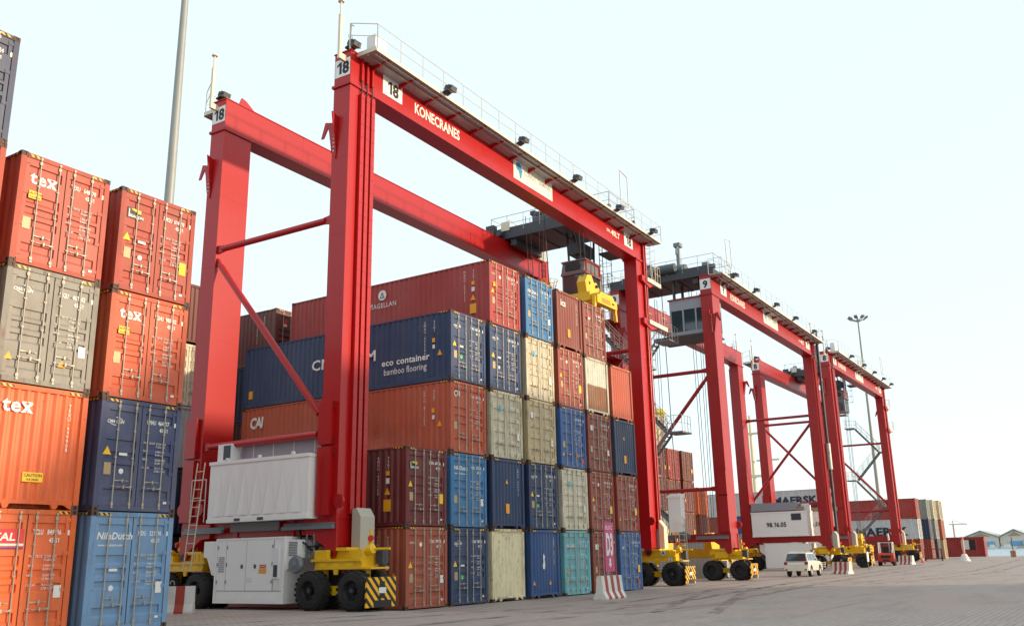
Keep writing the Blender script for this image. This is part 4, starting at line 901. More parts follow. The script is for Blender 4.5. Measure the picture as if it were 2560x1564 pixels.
    for k in range(5): m_.box((a0+.1, .9+k*1.4, zt_-.05), (a1-.1, 1.05+k*1.4, zt_+.12))
    tr = m_.build('trolley', DKG, t)
    m_ = MB(); m_.box((a0+.6, 2.6, zt_+.42), (a0+1.9, 5.4, zt_+1.5)); m_.tube((a0+2.3, 2.4, zt_+1.0), (a0+2.3, 5.6, zt_+1.0), .5, 14); m_.box((a0+3.2, 2.4, zt_+.42), (a0+4.3, 3.6, zt_+1.3)); m_.tube((a0+3.7, 3.9, zt_+.9), (a0+3.7, 5.3, zt_+.9), .36, 12); m_.build('hoist_winch', mat('green_grey_machinery', (78, 88, 90), .5), tr)
    m_ = MB(); m_.tube((a0+1.1, 4.6, zt_+1.4), (a0+1.1, 4.6, zt_+3.4), .17, 8); m_.box((a0+.9, 4.4, zt_+3.3), (a0+1.5, 4.9, zt_+3.6)); m_.path([(a0+1.1, 4.6, zt_+3.3), (a0+.7, 4.4, zt_+2.9), (a0+.55, 4.4, zt_+2.4)], .09, 6); m_.path([(a0+1.2, 4.7, zt_+3.4), (a0+1.9, 4.8, zt_+3.0), (a0+2.0, 4.8, zt_+2.5)], .08, 6); m_.build('service_jib', MDG, tr)
    rq = random.Random(int(no))
    for k in range(9):
        xx, yy, hh = a0+rq.uniform(.2, 3.0), rq.uniform(.2, 7.4), rq.uniform(.4, 1.3); m_ = MB()
        if k % 3: m_.box((xx, yy, zt_+.42), (xx+rq.uniform(.3, .9), yy+rq.uniform(.3, .8), zt_+.42+hh))
        else: m_.tube((xx, yy, zt_+.42), (xx, yy, zt_+.7+hh), rq.uniform(.06, .2), 8); m_.box((xx-.2, yy-.15, zt_+.6+hh), (xx+.25, yy+.2, zt_+.85+hh))
        m_.build(('drive_motor', 'junction_box', 'cable_reel')[k % 3], (DKG, MDG, mat('green_grey_machinery', (78, 88, 90), .5))[k % 3], tr)
    m_ = MB()
    for k in range(14): m_.tube((a0+.2+k*.24, DEP+.22, zt_+.1), (a0+.25+k*.24, DEP+.3, zt_-.25-.12*(k % 3)), .035, 5)
    m_.build('hanging_cable', BLKP, tr)['kind'] = 'stuff'
    railing('handrail', tr, [(a0, -.2, zt_+.42), (a1, -.2, zt_+.42), (a1, DEP+.2, zt_+.42), (a0, DEP+.2, zt_+.42), (a0, -.2, zt_+.42)], 1.1, 1.2, GALV)
    m_ = MB(); m_.box((a0-.6, DEP-.4, zt_-.3), (a0-.02, DEP+.3, zt_+.1)); m_.box((a0-.5, DEP-.3, zt_+.1), (a0-.1, DEP+.3, zt_+.9)); m_.tube((a0-.45, DEP-.6, zt_+.3), (a0+.3, DEP-.6, zt_+.3), .2, 10); m_.prism([(a0-.3, DEP-.55, zt_-.6), (a0-.1, DEP-.55, zt_-.6), (a0+.5, DEP-.55, zt_+1.0), (a0+.3, DEP-.55, zt_+1.0)], (0, .15, 0)); m_.box((a0-.2, DEP-.7, zt_-.9), (a0+.5, DEP-.1, zt_-.6)); m_.build('trolley_drive', DKG, tr)
    if not flip: m_ = MB(); m_.box((a1-.6, YR-.25, zt_-.35), (a1+1.1, YR+.5, zt_+.5)); m_.build('resistor_cabinet', mat('beige_grey_housing', (0, 0, 0)), tr)
    m_ = MB(); m_.prism([(a0-.1, DEP-1.2, zt_+.5), (a0-.1, DEP-.6, zt_+.5), (a0-.1, DEP-.6, zt_+1.1), (a0-.1, DEP-1.2, zt_+1.1)], (.08, 0, 0)); m_.build('trolley_sign', CREAM, tr)
    # operator cab under the trolley
    if cab_kind == 'red':
        c0, c1, d0, d1, zb = a0+.7, a0+2.8, 1.95, 3.5, 16.75
        m_ = MB(); m_.box((c0, d0, zb), (c1, d1, zb+.12)); m_.box((c0-.1, d0-.1, zb+1.5), (c1+.05, d1+.05, zb+1.62))
        m_.prism([(c0-.12, d0, zb+1.62), (c1, d0, zb+1.62), (c1, d0, zb+2.35), (c0+.1, d0, zb+2.35)], (0, d1-d0, 0)); m_.box((c0, d0-.08, zb+2.35), (c1, d1+.05, zb+2.43))
        for xx, yy in ((c0, d0), (c1-.09, d0), (c0, d1-.09), (c1-.09, d1-.09)): m_.box((xx, yy, zb+.12), (xx+.09, yy+.09, zb+1.5))
        m_.box((c1-.5, d0+.05, zb+.12), (c1-.1, d1-.05, zb+1.5)); cb = m_.build('operator_cab', mat('mauve_cab_paint', (124, 96, 98), .4), t)
        m_ = MB(); m_.box((c0+.1, d0+.02, zb+.13), (c1-.1, d0+.05, zb+1.49)); m_.box((c0+.02, d0+.1, zb+.13), (c0+.05, d1-.1, zb+1.49)); m_.build('cab_window', GLASS, cb)
        m_ = MB(); m_.box((c0+.3, d0-.02, zb+1.72), (c1-.3, d0-.005, zb+2.25)); m_.build('roof_window', mat('grey_tinted_glass', (126, 128, 134), .15), cb)
        m_ = MB(); m_.path([(c0+.2, d0-.03, zb+1.66), (c1-.15, d0-.03, zb+1.66), (c1-.15, d0-.03, zb+2.3), (c0+.2, d0-.03, zb+2.3), (c0+.2, d0-.03, zb+1.66)], .05, 5); m_.box((c1, d0, zb+1.55), (c1+.06, d1, zb+2.35)); m_.build('cab_trim', RED, cb)
        m_ = MB(); m_.box((c0-.135, d0+.3, zb+1.75), (c0-.02, d1-.3, zb+2.2)); m_.build('roof_window', BLKP, cb)
        m_ = MB(); m_.box((c1+.02, d0+.2, zb+.1), (c1+.7, d1-.2, zb+2.1)); m_.build('cab_cabinet', CREAM, t)
        for p, q in (((c0+.3, d0+.3, zb+2.43), (c0-.2, d0+.6, zt_+.1)), ((c1-.2, d0+.3, zb+2.43), (c1-.1, d0+.3, zt_+.1)), ((c0+.4, d1-.3, zb+2.43), (c0+.8, d1, zt_+.1)), ((c1, d1-.3, zb+2.43), (c1-.9, d1-.2, zt_+.1))):
            m_ = MB(); m_.tube(p, q, .07, 6); m_.build('cab_hanger', DKG, t)
        m_ = MB(); m_.box((c0+.5, d0+.4, zb+3.0), (c1+.1, d1-.2, zb+3.7)); m_.tube((c0+1.0, d0+.7, zb+2.43), (c0+1.0, d0+.7, zb+3.0), .3, 10); m_.box((c1-.3, d0-.9, zb+3.1), (c1+1.2, d0-.1, zb+3.2)); m_.build('cab_mount', DKG, t)
        m_ = MB(); m_.box((c1+.1, d0+.5, zb-.15), (c1+1.3, d1+1.6, zb-.05)); m_.build('cab_platform', MDG, t)
        railing('cab_rail', t, [(c1+.1, d0+.52, zb-.05), (c1+1.28, d0+.52, zb-.05), (c1+1.28, d1+1.58, zb-.05)], 1.1, .45, DKG)
        ladder('cab_ladder', t, (c1+.6, d0+.3, zb+1.0), (c1+.6, d0+.3, zt_), X, .45, DKG, cage=True, cn=-Y)
    else:
        c0, c1, d0, d1, zb = a0+1.1, a0+3.6, 4.6, 7.6, 17.0
        m_ = MB(); m_.box((c0, d0, zb), (c1, d1, zb+.3)); m_.box((c0, d0, zb+1.9), (c1, d1, zb+2.7))
        for yy in (d0, d0+.95, d0+1.9, d1-.12): m_.box((c0, yy, zb+.3), (c0+.12, yy+.12, zb+1.9)); m_.box((c1-.12, yy, zb+.3), (c1, yy+.12, zb+1.9))
        cb = m_.build('operator_cab', mat('lavender_grey_cab', (146, 148, 156), .4), t)
        m_ = MB(); m_.box((c0+.06, d0+.06, zb+.3), (c1-.06, d1-.06, zb+1.9)); m_.build('cab_window', GLASS, cb)
        m_ = MB(); m_.box((c0-.1, d0-.1, zb+2.7), (c1+.1, d1+.1, zb+2.78)); m_.build('cab_roof', RED, cb)
        m_ = MB()
        for yy in (d0+.2, d1-.3): m_.box((c0+.3, yy, zb+2.78), (c0+.5, yy+.15, zt_+.1)); m_.box((c1-.5, yy, zb+2.78), (c1-.3, yy+.15, zt_+.1))
        m_.box((c0-.3, d0-1.3, zb-.1), (c1+.2, d1, zb)); m_.build('cab_hanger', DKG, t)
        railing('cab_rail', t, [(c0-.28, d0-.05, zb), (c0-.28, d0-1.28, zb), (c1+.18, d0-1.28, zb), (c1+.18, d0, zb)], 1.1, .5, GALV)
    return t
CYAW = .02
c18 = crane('18', 'Bright red gantry crane marked 18 with white cabinets, nearest the camera', -2.43, 1.06, .12, CYAW, False, 22.5, 'red')
RED_NEW = RED; RED = mat('older_crane_red_paint', (160, 18, 20), .42, streak=.2, dirt=.08, fade=.06)
c9 = crane('9', 'Red gantry crane marked 9 with a grey windowed cab beside its leg', 33.95, .45, .0, CYAW, True, 24.0, 'grey', hose=True)
c8 = crane('8', 'Farthest red gantry crane marked 8, beyond the white car', 68.4, 1.38, .165, CYAW, False, 13.4, 'red')
# each crane stands on the slight fall of the yard
c18.rotation_euler.y = .0045; c9.rotation_euler.y = .004; c9.location.z = .11; c9.scale.z = .988; c8.rotation_euler.y = -.0075; c8.scale.z = 1.006
# spreader hanging from the number 18 trolley
def spreader(label, x0, y0, y1, z, ztop, rz=0):
    t = thing('spreader', label, 'container spreader', (0, 0, 0), 0, 'yellow container spreaders')
    w_ = 2.35; x1 = x0+w_; ym = (y0+y1)/2
    m_ = MB()
    for x in (x0+.5, x1-.75): m_.box((x, y0+.3, z+.25), (x+.25, y1-.3, z+.75))
    m_.box((x0+.3, ym-2.5, z+.35), (x1-.3, ym+2.0, z+.85)); m_.build('main_frame', YEL, t)
    for y in (y0, y1-.35):
        m_ = MB(); m_.box((x0, y, z+.05), (x1, y+.35, z+.5)); m_.prism([(x0+.2, y+.02, z+.5), (x1-.2, y+.02, z+.5), (x1-.5, y+.02, z+.75), (x0+.5, y+.02, z+.75)], (0, .3, 0)); e_ = m_.build('end_beam', YEL, t)
        m_ = MB()
        for k in range(9): m_.box((x0+.5+k*.12, y-.01, z+.15), (x0+.55+k*.12, y+.004, z+.42))
        m_.build('vent_slot', mat('dark_yellow_slot', (150, 110, 10)), e_)
        m_ = MB(); m_.box((x0+1.7, y-.012, z+.24), (x0+2.0, y+.002, z+.34)); m_.build('decal', BLKP, e_)
        for x, sx in ((x0+.02, -1), (x1-.02, 1)):
            m_ = MB(); yy = y+.1; m_.prism([(x, yy, z+.5), (x+sx*.12, yy, z+.35), (x+sx*.22, yy, z-.55), (x+sx*.08, yy, z-.6), (x-sx*.06, yy, z+.1)], (0, .16, 0)); m_.build('corner_guide', YEL, e_)
    for y in (ym-2.3, ym+1.2):
        m_ = MB(); m_.prism([(x0+.35, y, z+.85), (x0+1.2, y, z+.85), (x0+1.25, y, z+1.55), (x0+.95, y, z+1.95), (x0+.5, y, z+1.9), (x0+.2, y, z+1.45)], (0, .55, 0)); m_.prism([(x0+1.25, y+.1, z+.85), (x0+2.0, y+.1, z+.85), (x0+2.05, y+.1, z+1.4), (x0+1.7, y+.1, z+1.7), (x0+1.3, y+.1, z+1.6)], (0, .5, 0)); sb = m_.build('sheave_block', YEL, t)
        m_ = MB()
        for xx in (.7, 1.65): m_.tube((x0+xx, y-.02, z+1.45), (x0+xx, y+.6, z+1.45), .09, 10)
        m_.build('sheave_pin', BLKP, sb)
        m_ = MB()
        for xx in (.45, .95, 1.45, 1.9): m_.tube((x0+xx, y+.3, z+1.5), (x0+xx+(.3 if xx > 1 else -.3), y+.3, ztop), .022, 5)
        m_.build('hoist_rope', ROPE, t)
    m_ = MB(); cx_, cy_ = x0-.15, ym-.2
    for k in range(10):
        a = 2*math.pi*k/10; m_.path([(cx_+.26*math.cos(a), cy_+.26*math.sin(a), z+.75), (cx_+.26*math.cos(a), cy_+.26*math.sin(a), z+1.15), (cx_+.48*math.cos(a), cy_+.48*math.sin(a), z+1.75)], .018, 4)
    for r_, zz in ((.26, .75), (.26, 1.1), (.36, 1.4), (.48, 1.75)): m_.path([(cx_+r_*math.cos(2*math.pi*k/14), cy_+r_*math.sin(2*math.pi*k/14), z+zz) for k in range(15)], .02, 4)
    m_.build('cable_basket', YEL, t)
    m_ = MB(); m_.tube((cx_, cy_, z+1.0), (cx_-.1, cy_+.2, ztop), .03, 6); m_.build('power_cable', ROPE, t)
    return t
spreader('Yellow container spreader hanging beside the cab of crane 18 above the brown containers', 17.1, .75, 7.0, 15.1, 21.2)
def ropes(label, x, y, z0, z1):
    m_ = MB()
    for dx in (0, .8, 1.6, 2.2):
        for dy in (0, 2.6): m_.tube((x+dx, y+dy, z0), (x+dx, y+dy, z1), .022, 4)
    return m_
spreader('Yellow spreader lowered almost to the ground between the legs of crane 9', 36.0, 2.0, 8.1, 1.2, 20.9)
spreader('Yellow spreader lowered low under crane 8 behind the forklift', 81.5, 2.6, 8.6, 1.6, 21.3)

# ---------------------------------------------------------------- barriers, sign, vehicles, small things
BRED = mat('barrier_red_paint', (168, 58, 44), .6, dirt=.35, rust=.05); BWHT = mat('barrier_white_paint', (218, 214, 206), .6, dirt=.35)
def barrier(label, x, y, rz, n_=7, L_=1.62, h=.9, first=1):
    t = thing('jersey_barrier', label, 'barrier', (x, y, gz(x)), rz, 'red and white concrete barriers')
    prof = [(-.3, 0), (-.3, .07), (-.17, .3), (-.1, h), (.1, h), (.17, .3), (.3, .07), (.3, 0)]
    for k in range(n_):
        a = -L_/2+k*L_/n_; m_ = MB(); m_.prism([(a, p, q) for p, q in prof], (L_/n_-.001, 0, 0)); m_.build('painted_band', BRED if (k+first) % 2 == 0 else BWHT, t)
    m_ = MB(); m_.path([(.07*math.cos(q), 0, h+.09+.09*math.sin(q)) for q in [math.pi*k/8-.6 for k in range(11)]], .016, 6); m_.build('lifting_loop', GALV, t)
    return t
barrier('Red and white barrier with a lifting loop beside the light blue container', -5.35, 5.75, R(-48), 5, 1.5, .88, 1)
barrier('Red and white striped barrier in front of the pink D3 sign', 9.65, -3.1, R(0), 7, 1.85, .93, 1)
barrier('Red and white barrier beside the white car, with a red end', 49.6, -2.5, R(58), 7, 1.8, .9, 1)
barrier('Small white and red barrier right of the forklift', 80, -1.4, R(60), 7, 1.8, .9, 1)
PINK = mat('pink_sign_paint', (206, 66, 120), .5, dirt=.25, streak=.1)
t = thing('block_sign', 'Pink sign reading BLOC D3 with a down arrow, standing behind the striped barrier', 'sign', (10.75, -2.6, -.08), R(-2))
m_ = MB(); m_.box((-.40, 0, 1.15), (.40, .04, 3.22)); sp_ = m_.build('sign_panel', PINK, t)
m_ = MB(); m_.txt('BLOC', (0, -.004, 2.92), X, Z, .17, 1, 0, 'c', 1.2, 1, 0, .62); m_.txt('D3', (0, -.004, 1.86), X, Z, .92, 2, 0, 'c', .98, 1, 0, .62)
m_.prism([(-.07, -.002, 1.7), (.07, -.002, 1.7), (.07, -.002, 1.48), (.15, -.002, 1.48), (0, -.002, 1.3), (-.15, -.002, 1.48), (-.07, -.002, 1.48)], (0, -.004, 0)); q = m_.build('lettering', DECW, sp_); q['kind'] = 'stuff'
m_ = MB(); m_.box((-.28, .042, 0), (-.22, .09, 3.0)); m_.box((.22, .042, 0), (.28, .09, 3.0)); m_.build('post', MDG, t)

def car(label, x, y, rz):
    t = thing('parked_car', label, 'car', (x, y, gz(x)), rz); WPT = mat('white_car_paint', (226, 222, 208), .25, coat=.6, dirt=.15); w_ = .86
    # body runs along +x (front); lower hull with wheel arches
    arch = lambda cx: [(cx-.44, .42), (cx-.36, .66), (cx-.2, .79), (cx, .83), (cx+.2, .79), (cx+.36, .66), (cx+.44, .42)]
    low = [(-2.3, .45)]+arch(-1.38)+arch(1.32)+[(2.2, .42), (2.28, .62), (2.24, .92), (1.0, 1.08), (-2.22, 1.06), (-2.36, .9), (-2.38, .62)]
    m_ = MB(); m_.prism([(a, -w_, b_) for a, b_ in low], (0, 2*w_, 0))
    lo_, hi_ = [(-2.28, .84), (1.0, .84)], [(-1.98, .66), (.18, .66)]
    m_.add([(-2.28, -.84, 1.04), (1.0, -.84, 1.06), (1.0, .84, 1.06), (-2.28, .84, 1.04), (-1.95, -.68, 1.66), (.22, -.68, 1.66), (.22, .68, 1.66), (-1.95, .68, 1.66), (-1.75, -.55, 1.72), (.02, -.55, 1.72), (.02, .55, 1.72), (-1.75, .55, 1.72)],
           [(0, 1, 5, 4), (1, 2, 6, 5), (2, 3, 7, 6), (3, 0, 4, 7), (4, 5, 9, 8), (5, 6, 10, 9), (6, 7, 11, 10), (7, 4, 8, 11), (8, 9, 10, 11)])
    m_.box((-2.46, -.8, .42), (-2.28, .8, .66)); m_.box((2.2, -.8, .36), (2.36, .8, .62)); bd = m_.build('body', WPT, t)
    m_ = MB(); m_.prism([(-2.255, -.74, 1.10), (-2.255, .74, 1.10), (-1.985, .62, 1.62), (-1.985, -.62, 1.62)], (-.03, 0, 0)); m_.build('rear_window', GLASS, t)
    for sy in (-1, 1):
        for pts in ([(-2.05, 1.12), (-1.1, 1.12), (-1.1, 1.60), (-1.85, 1.60)], [(-1.02, 1.12), (-.15, 1.12), (-.15, 1.60), (-1.02, 1.60)], [(-.07, 1.12), (.72, 1.12), (.2, 1.58), (-.07, 1.60)]):
            m_ = MB(); m_.prism([(a, sy*(.845-(b_-1.05)*.262), b_) for a, b_ in pts], (0, sy*.012, 0)); m_.build('side_window', GLASS, t)
        m_ = MB(); m_.prism([(-2.385, sy*.62, .86), (-2.385, sy*.84, .86), (-2.30, sy*.84, 1.04), (-2.30, sy*.62, 1.04)], (-.02, 0, 0)); m_.build('tail_light', mat('tail_light_red', (130, 12, 16), .2), t)
        m_ = MB(); m_.box((.55, sy*.88, 1.08), (.75, sy*1.06, 1.24)); m_.build('wing_mirror', BLKP, t)
        for cx in (-1.38, 1.32):
            m_ = MB(); m_.lathe((cx, sy*.86, .36), V(0, -sy, 0), [(0, .2), (0, .33), (.03, .37), (.2, .37), (.23, .3), (.23, 0)], 18); wh = m_.build('wheel', BLK, t)
            m_ = MB(); m_.lathe((cx, sy*.865, .36), V(0, -sy, 0), [(0, 0), (0, .06), (.03, .1), (.01, .2), (0, .23)], 14); m_.build('rim', GALV, wh)
        m_ = MB(); m_.box((-1.75, sy*.56, 1.72), (.0, sy*.60, 1.78)); m_.build('roof_rail', MDG, t)
    m_ = MB(); m_.prism([(.96, -.74, 1.10), (.96, .74, 1.10), (.26, .62, 1.63), (.26, -.62, 1.63)], (.03, 0, .03)); m_.build('windscreen', GLASS, t)
    m_ = MB(); m_.box((-2.40, -.27, .78), (-2.385, .27, .90)); m_.build('number_plate', DECW, t)
    m_ = MB(); m_.box((-2.47, -.78, .46), (-2.462, -.6, .54)); m_.box((-2.47, .6, .46), (-2.462, .78, .54)); m_.build('reflector', BLKP, t)
    m_ = MB()
    for z in (.62, .78, .92): m_.tube((1.75, -1.0, z), (2.5, -1.0, z), .03, 5)
    m_.tube((2.45, -1.0, .55), (2.45, -1.0, .98), .03, 5); m_.tube((2.45, 1.0, .92), (2.45, -1.0, .92), .03, 5); m_.build('bull_bar', GALV, t)
    return t
car('White estate car seen from behind, parked by crane 9', 44.6, -1.05, R(3))
def forklift(label, x, y, rz):
    t = thing('forklift', label, 'forklift', (x, y, gz(x)), rz); O_ = mat('forklift_red_paint', (184, 52, 28), .45, dirt=.3)
    m_ = MB(); m_.prism([(-1.5, -.75, .35), (1.0, -.75, .35), (1.0, -.75, .8), (.3, -.75, .85), (.1, -.75, 1.2), (-1.35, -.75, 1.25), (-1.6, -.75, 1.0)], (0, 1.5, 0)); m_.build('body', O_, t)
    m_ = MB(); m_.prism([(-1.7, -.7, .45), (-1.5, -.7, .35), (-1.5, -.7, 1.2), (-1.72, -.7, 1.05)], (0, 1.4, 0)); cw_ = m_.build('counterweight', O_, t)
    m_ = MB(); m_.box((-1.74, -.45, .75), (-1.72, .45, 1.0)); m_.box((-1.74, -.3, .5), (-1.72, .3, .62)); m_.build('grille', BLKP, cw_)
    m_ = MB()
    for sy in (-.68, .62): 
        m_.tube((-1.3, sy, 1.25), (-1.15, sy, 2.25), .05, 6); m_.tube((.75, sy, .85), (.55, sy, 2.25), .05, 6); m_.tube((-1.15, sy, 2.25), (.55, sy, 2.25), .05, 6)
    for k in range(5): m_.tube((-1.0+k*.36, -.68, 2.26), (-1.0+k*.36, .62, 2.26), .03, 5)
    m_.build('overhead_guard', DECW, t)
    m_ = MB()
    for sy in (-.42, .3): m_.box((1.05, sy, .15), (1.2, sy+.12, 2.5))
    for z in (.4, 1.2, 2.3): m_.box((1.08, -.42, z), (1.16, .42, z+.12))
    m_.build('mast', BLKP, t)
    m_ = MB()
    for sy in (-.35, .2): m_.box((1.22, sy, .15), (2.2, sy+.14, .2))
    m_.box((1.2, -.6, .3), (1.26, .6, .75)); m_.build('fork', BLKP, t)
    m_ = MB(); m_.box((-.6, -.3, 1.25), (-.1, .3, 1.36)); m_.box((-.72, -.3, 1.25), (-.6, .3, 1.85)); m_.build('seat', BLKP, t)
    for cx, r_ in ((-1.05, .34), (.7, .42)):
        for sy in (-1, 1): 
            m_ = MB(); m_.lathe((cx, sy*.8, r_), V(0, -sy, 0), [(0, 0), (0, r_*.5), (0, r_*.9), (.03, r_), (.22, r_), (.25, r_*.9), (.25, 0)], 16); m_.build('wheel', BLK, t)
    return t
forklift('Red forklift with white overhead guard seen from behind, under crane 8', 76.0, -.35, R(8))
def cone(label, x, y):
    t = thing('traffic_cone', label, 'traffic cone', (x, y, gz(x)))
    m_ = MB(); m_.box((-.2, -.2, 0), (.2, .2, .04)); m_.lathe((0, 0, .04), Z, [(0, .15), (.25, .1)], 12); m_.lathe((0, 0, .04), Z, [(.4, .065), (.62, .025), (.63, 0)], 12); m_.build('cone', mat('cone_orange', (232, 70, 36), .5), t)
    m_ = MB(); m_.lathe((0, 0, .04), Z, [(.25, .1), (.4, .065)], 12); m_.build('reflective_band', DECW, t)
cone('Small orange cone with a white band right of the forklift', 88, -1.6)
t = thing('bollard_post', 'Pink and white post in a concrete base beside the red site cabin', 'bollard', (93, -5.2, gz(93)))
m_ = MB(); m_.lathe((0, 0, 0), Z, [(0, .62), (.25, .5), (.7, .3), (.8, .22), (.8, 0)], 12); m_.build('base', BWHT, t)
m_ = MB(); m_.tube((0, 0, .8), (0, 0, 2.35), .13, 10); m_.build('post', mat('faded_pink_paint', (222, 150, 142), .6), t)
m_ = MB(); m_.tube((0, 0, 2.35), (0, 0, 2.7), .13, 10); m_.build('post_top', mat('pale_red_paint', (206, 112, 106), .6), t)
t = thing('bollard_post', 'White post leaning beside the right legs of crane 8', 'bollard', (83, .6, gz(83)))
m_ = MB(); m_.box((-.35, -.35, 0), (.35, .35, .3)); m_.build('base', BWHT, t); m_ = MB(); m_.tube((0, 0, .3), (-.25, .1, 3.2), .09, 8); m_.build('post', DECW, t)
t = thing('sign_post', 'Thin pole with a small white board left of the forklift', 'sign', (60, -2.1, gz(60)))
m_ = MB(); m_.tube((0, 0, 0), (-.1, .05, 2.9), .03, 6); m_.build('pole', MDG, t); m_ = MB(); m_.box((-.1, .0, .7), (.5, .04, 1.5)); m_.build('board', DECW, t)
# hand trolley with red frame
t = thing('hand_cart', 'Red metal cart frame in front of the far container stack', 'cart', (95, -1.6, gz(95)), R(15))
m_ = MB()
for yy in (-.9, .9): m_.path([(-.6, yy, .3), (.6, yy, .3), (.6, yy, 1.4), (-.6, yy, 1.4), (-.6, yy, .3), (.6, yy, 1.4)], .05, 5)
for xx in (-.6, .6): m_.tube((xx, -.9, 1.4), (xx, .9, 1.4), .05, 5); m_.tube((xx, -.9, .3), (xx, .9, .3), .05, 5)
m_.build('frame', mat('dull_red_frame', (140, 44, 38), .6), t)
for yy in (-.9, .9):
    m_ = MB(); m_.lathe((-.6, yy, .3), Y, [(0, 0), (0, .28), (.1, .28), (.1, 0)], 12); m_.build('wheel', BLK, t)

# light masts
def mast(label, x, y, h, r0, r1, heads):
    t = thing('light_mast', label, 'light mast', (x, y, 0)); m_ = MB()
    n_ = 4
    for k in range(n_):
        za, zb = h*k/n_, h*(k+1)/n_; ra = r0+(r1-r0)*k/n_; rb = r0+(r1-r0)*(k+1)/n_
        m_.tube((0, 0, za), (0, 0, zb), ra, 12, 0, rb*1.02, False)
    m_.build('pole', mat('weathered_zinc_pole', (150, 152, 148), .55, .3, streak=.2, dirt=.25), t)
    m_ = MB(); m_.tube((r0+.03, .05, .5), (r1+.05, .05, h*.95), .025, 5); m_.build('cable', ROPE, t)
    m_ = MB(); m_.lathe((0, 0, h-.6), Z, [(0, r1*1.2), (.1, .5), (.25, .5), (.3, r1)], 12); hd = m_.build('head_ring', GALV, t)
    for k in range(heads):
        a = 2*math.pi*k/heads; ca, sa = math.cos(a), math.sin(a); m_ = MB()
        m_.tube((.3*ca, .3*sa, h-.4), (1.2*ca, 1.2*sa, h-.25), .04, 5)
        m_.prism([(1.0*ca-.25*sa, 1.0*sa+.25*ca, h-.25), (1.0*ca+.25*sa, 1.0*sa-.25*ca, h-.25), (1.5*ca+.25*sa, 1.5*sa-.25*ca, h+.0), (1.5*ca-.25*sa, 1.5*sa+.25*ca, h+.0)], (0, 0, .2)); m_.build('floodlight', MDG, hd)
mast('Tall grey light pole rising behind the red containers at left', 9.3, 28.2, 48, .44, .2, 8)
mast('Slim light mast with a ring of floodlights beyond crane 8', 118, 8.6, 36.2, .34, .12, 8)

# ---------------------------------------------------------------- containers farther away
GFR = 'far containers under crane 9'
xr = 51.6
FAR9 = [(0, ['maroon', 'dark_brown', 'maroon', 'dark_brown']), (1, ['dark_brown', 'brown_red', 'dark_brown', 'deep_red']), (2, ['maroon', 'grey_green', 'dark_brown', 'maroon', 'grey_beige']), (3, ['dark_brown', 'maroon', 'steel_grey', 'dark_brown', 'pale_grey'])]
colname = ['right-hand column', 'second column from right', 'third column from right', 'leftmost column']
tier = ['at ground level', 'in the second tier', 'in the third tier', 'in the fourth tier', 'on top']
cname = dict(dark_brown='Dark brown', rust_red='Rust red', brown_red='Brown-red', deep_red='Deep red', maroon='Maroon', brick_red='Brick red', grey_green='Grey-green', grey_beige='Grey-beige', steel_grey='Steel grey', pale_grey='Pale grey')
for ci, ps in FAR9:
    for k, p in enumerate(ps):
        c = container(cname[p]+' container '+tier[k]+' of the '+colname[ci]+' behind the stairs', (xr-CW-ci*2.75, 10+random.uniform(-.1, .1), gz(50)+2.6*k), p, 'door', None, 'b', 'yw' if (k+ci) % 2 else 'p', None, None, small=True, cast=(2, 3), group=GFR)
        c.scale = (1, 1, .899)
for k, (p, xx, yy, lab) in enumerate([('salmon_orange', 58.5, 12.5, 'Orange container at ground level behind the leg of crane 9'), ('brown_red', 58.5, 12.5, 'Brown container second from ground behind the leg of crane 9'), ('bright_orange', 58.5, 12.5, 'Bright orange container topping the stack left of crane 9')]):
    c = container(lab, (xx, yy, gz(xx)+2.6*k), p, 'door', None, 'b', '', None, None, small=True, cast=(2, 3), group=GFR); c.scale = (1, 1, .899)
for k, (p, xx, yy, lab) in enumerate([('steel_grey', 40.2, 3.2, 'Dark grey container on the ground behind the yellow bogies of crane 9')]):
    c = container(lab, (xx, yy, gz(xx)), p, 'door', None, 'b', '', None, None, small=True, cast=(2, 3), group=GFR); c.scale = (1, 1, .899)
GF8 = 'far containers under crane 8'
for k, (p, xx, yy, lab, sd_) in enumerate([('deep_red', 77, 4.2, 'Red container at ground level of the stack with the high MAERSK box', None), ('deep_blue', 77, 4.2, 'Blue container second in the stack with the high MAERSK box', None), ('maersk_grey', 77, 4.2, 'Grey container lettered MAERSK on the third tier between cranes 9 and 8', maersk(.86, 4.6, 1.25)),
    ('salmon_orange', 77, 16.8, 'Orange container at ground level left of the MAERSK stack', None), ('rust_red', 77, 16.8, 'Rust red container second from ground left of the MAERSK stack', None), ('maersk_grey', 77, 16.8, 'Grey MAERSK container half hidden by the leg of crane 9', maersk(.86, 4.6, 1.25))]):
    c = container(lab, (xx, yy, gz(xx)+(0, 2.89, 5.5)[k % 3]), p, 'door', None, 'b', '', None, sd_, small=True, cast=(2, 3), group=GF8); c.scale = (1, 1, 1 if k % 3 == 0 else .899)
GFQ = 'containers stacked near the quay'
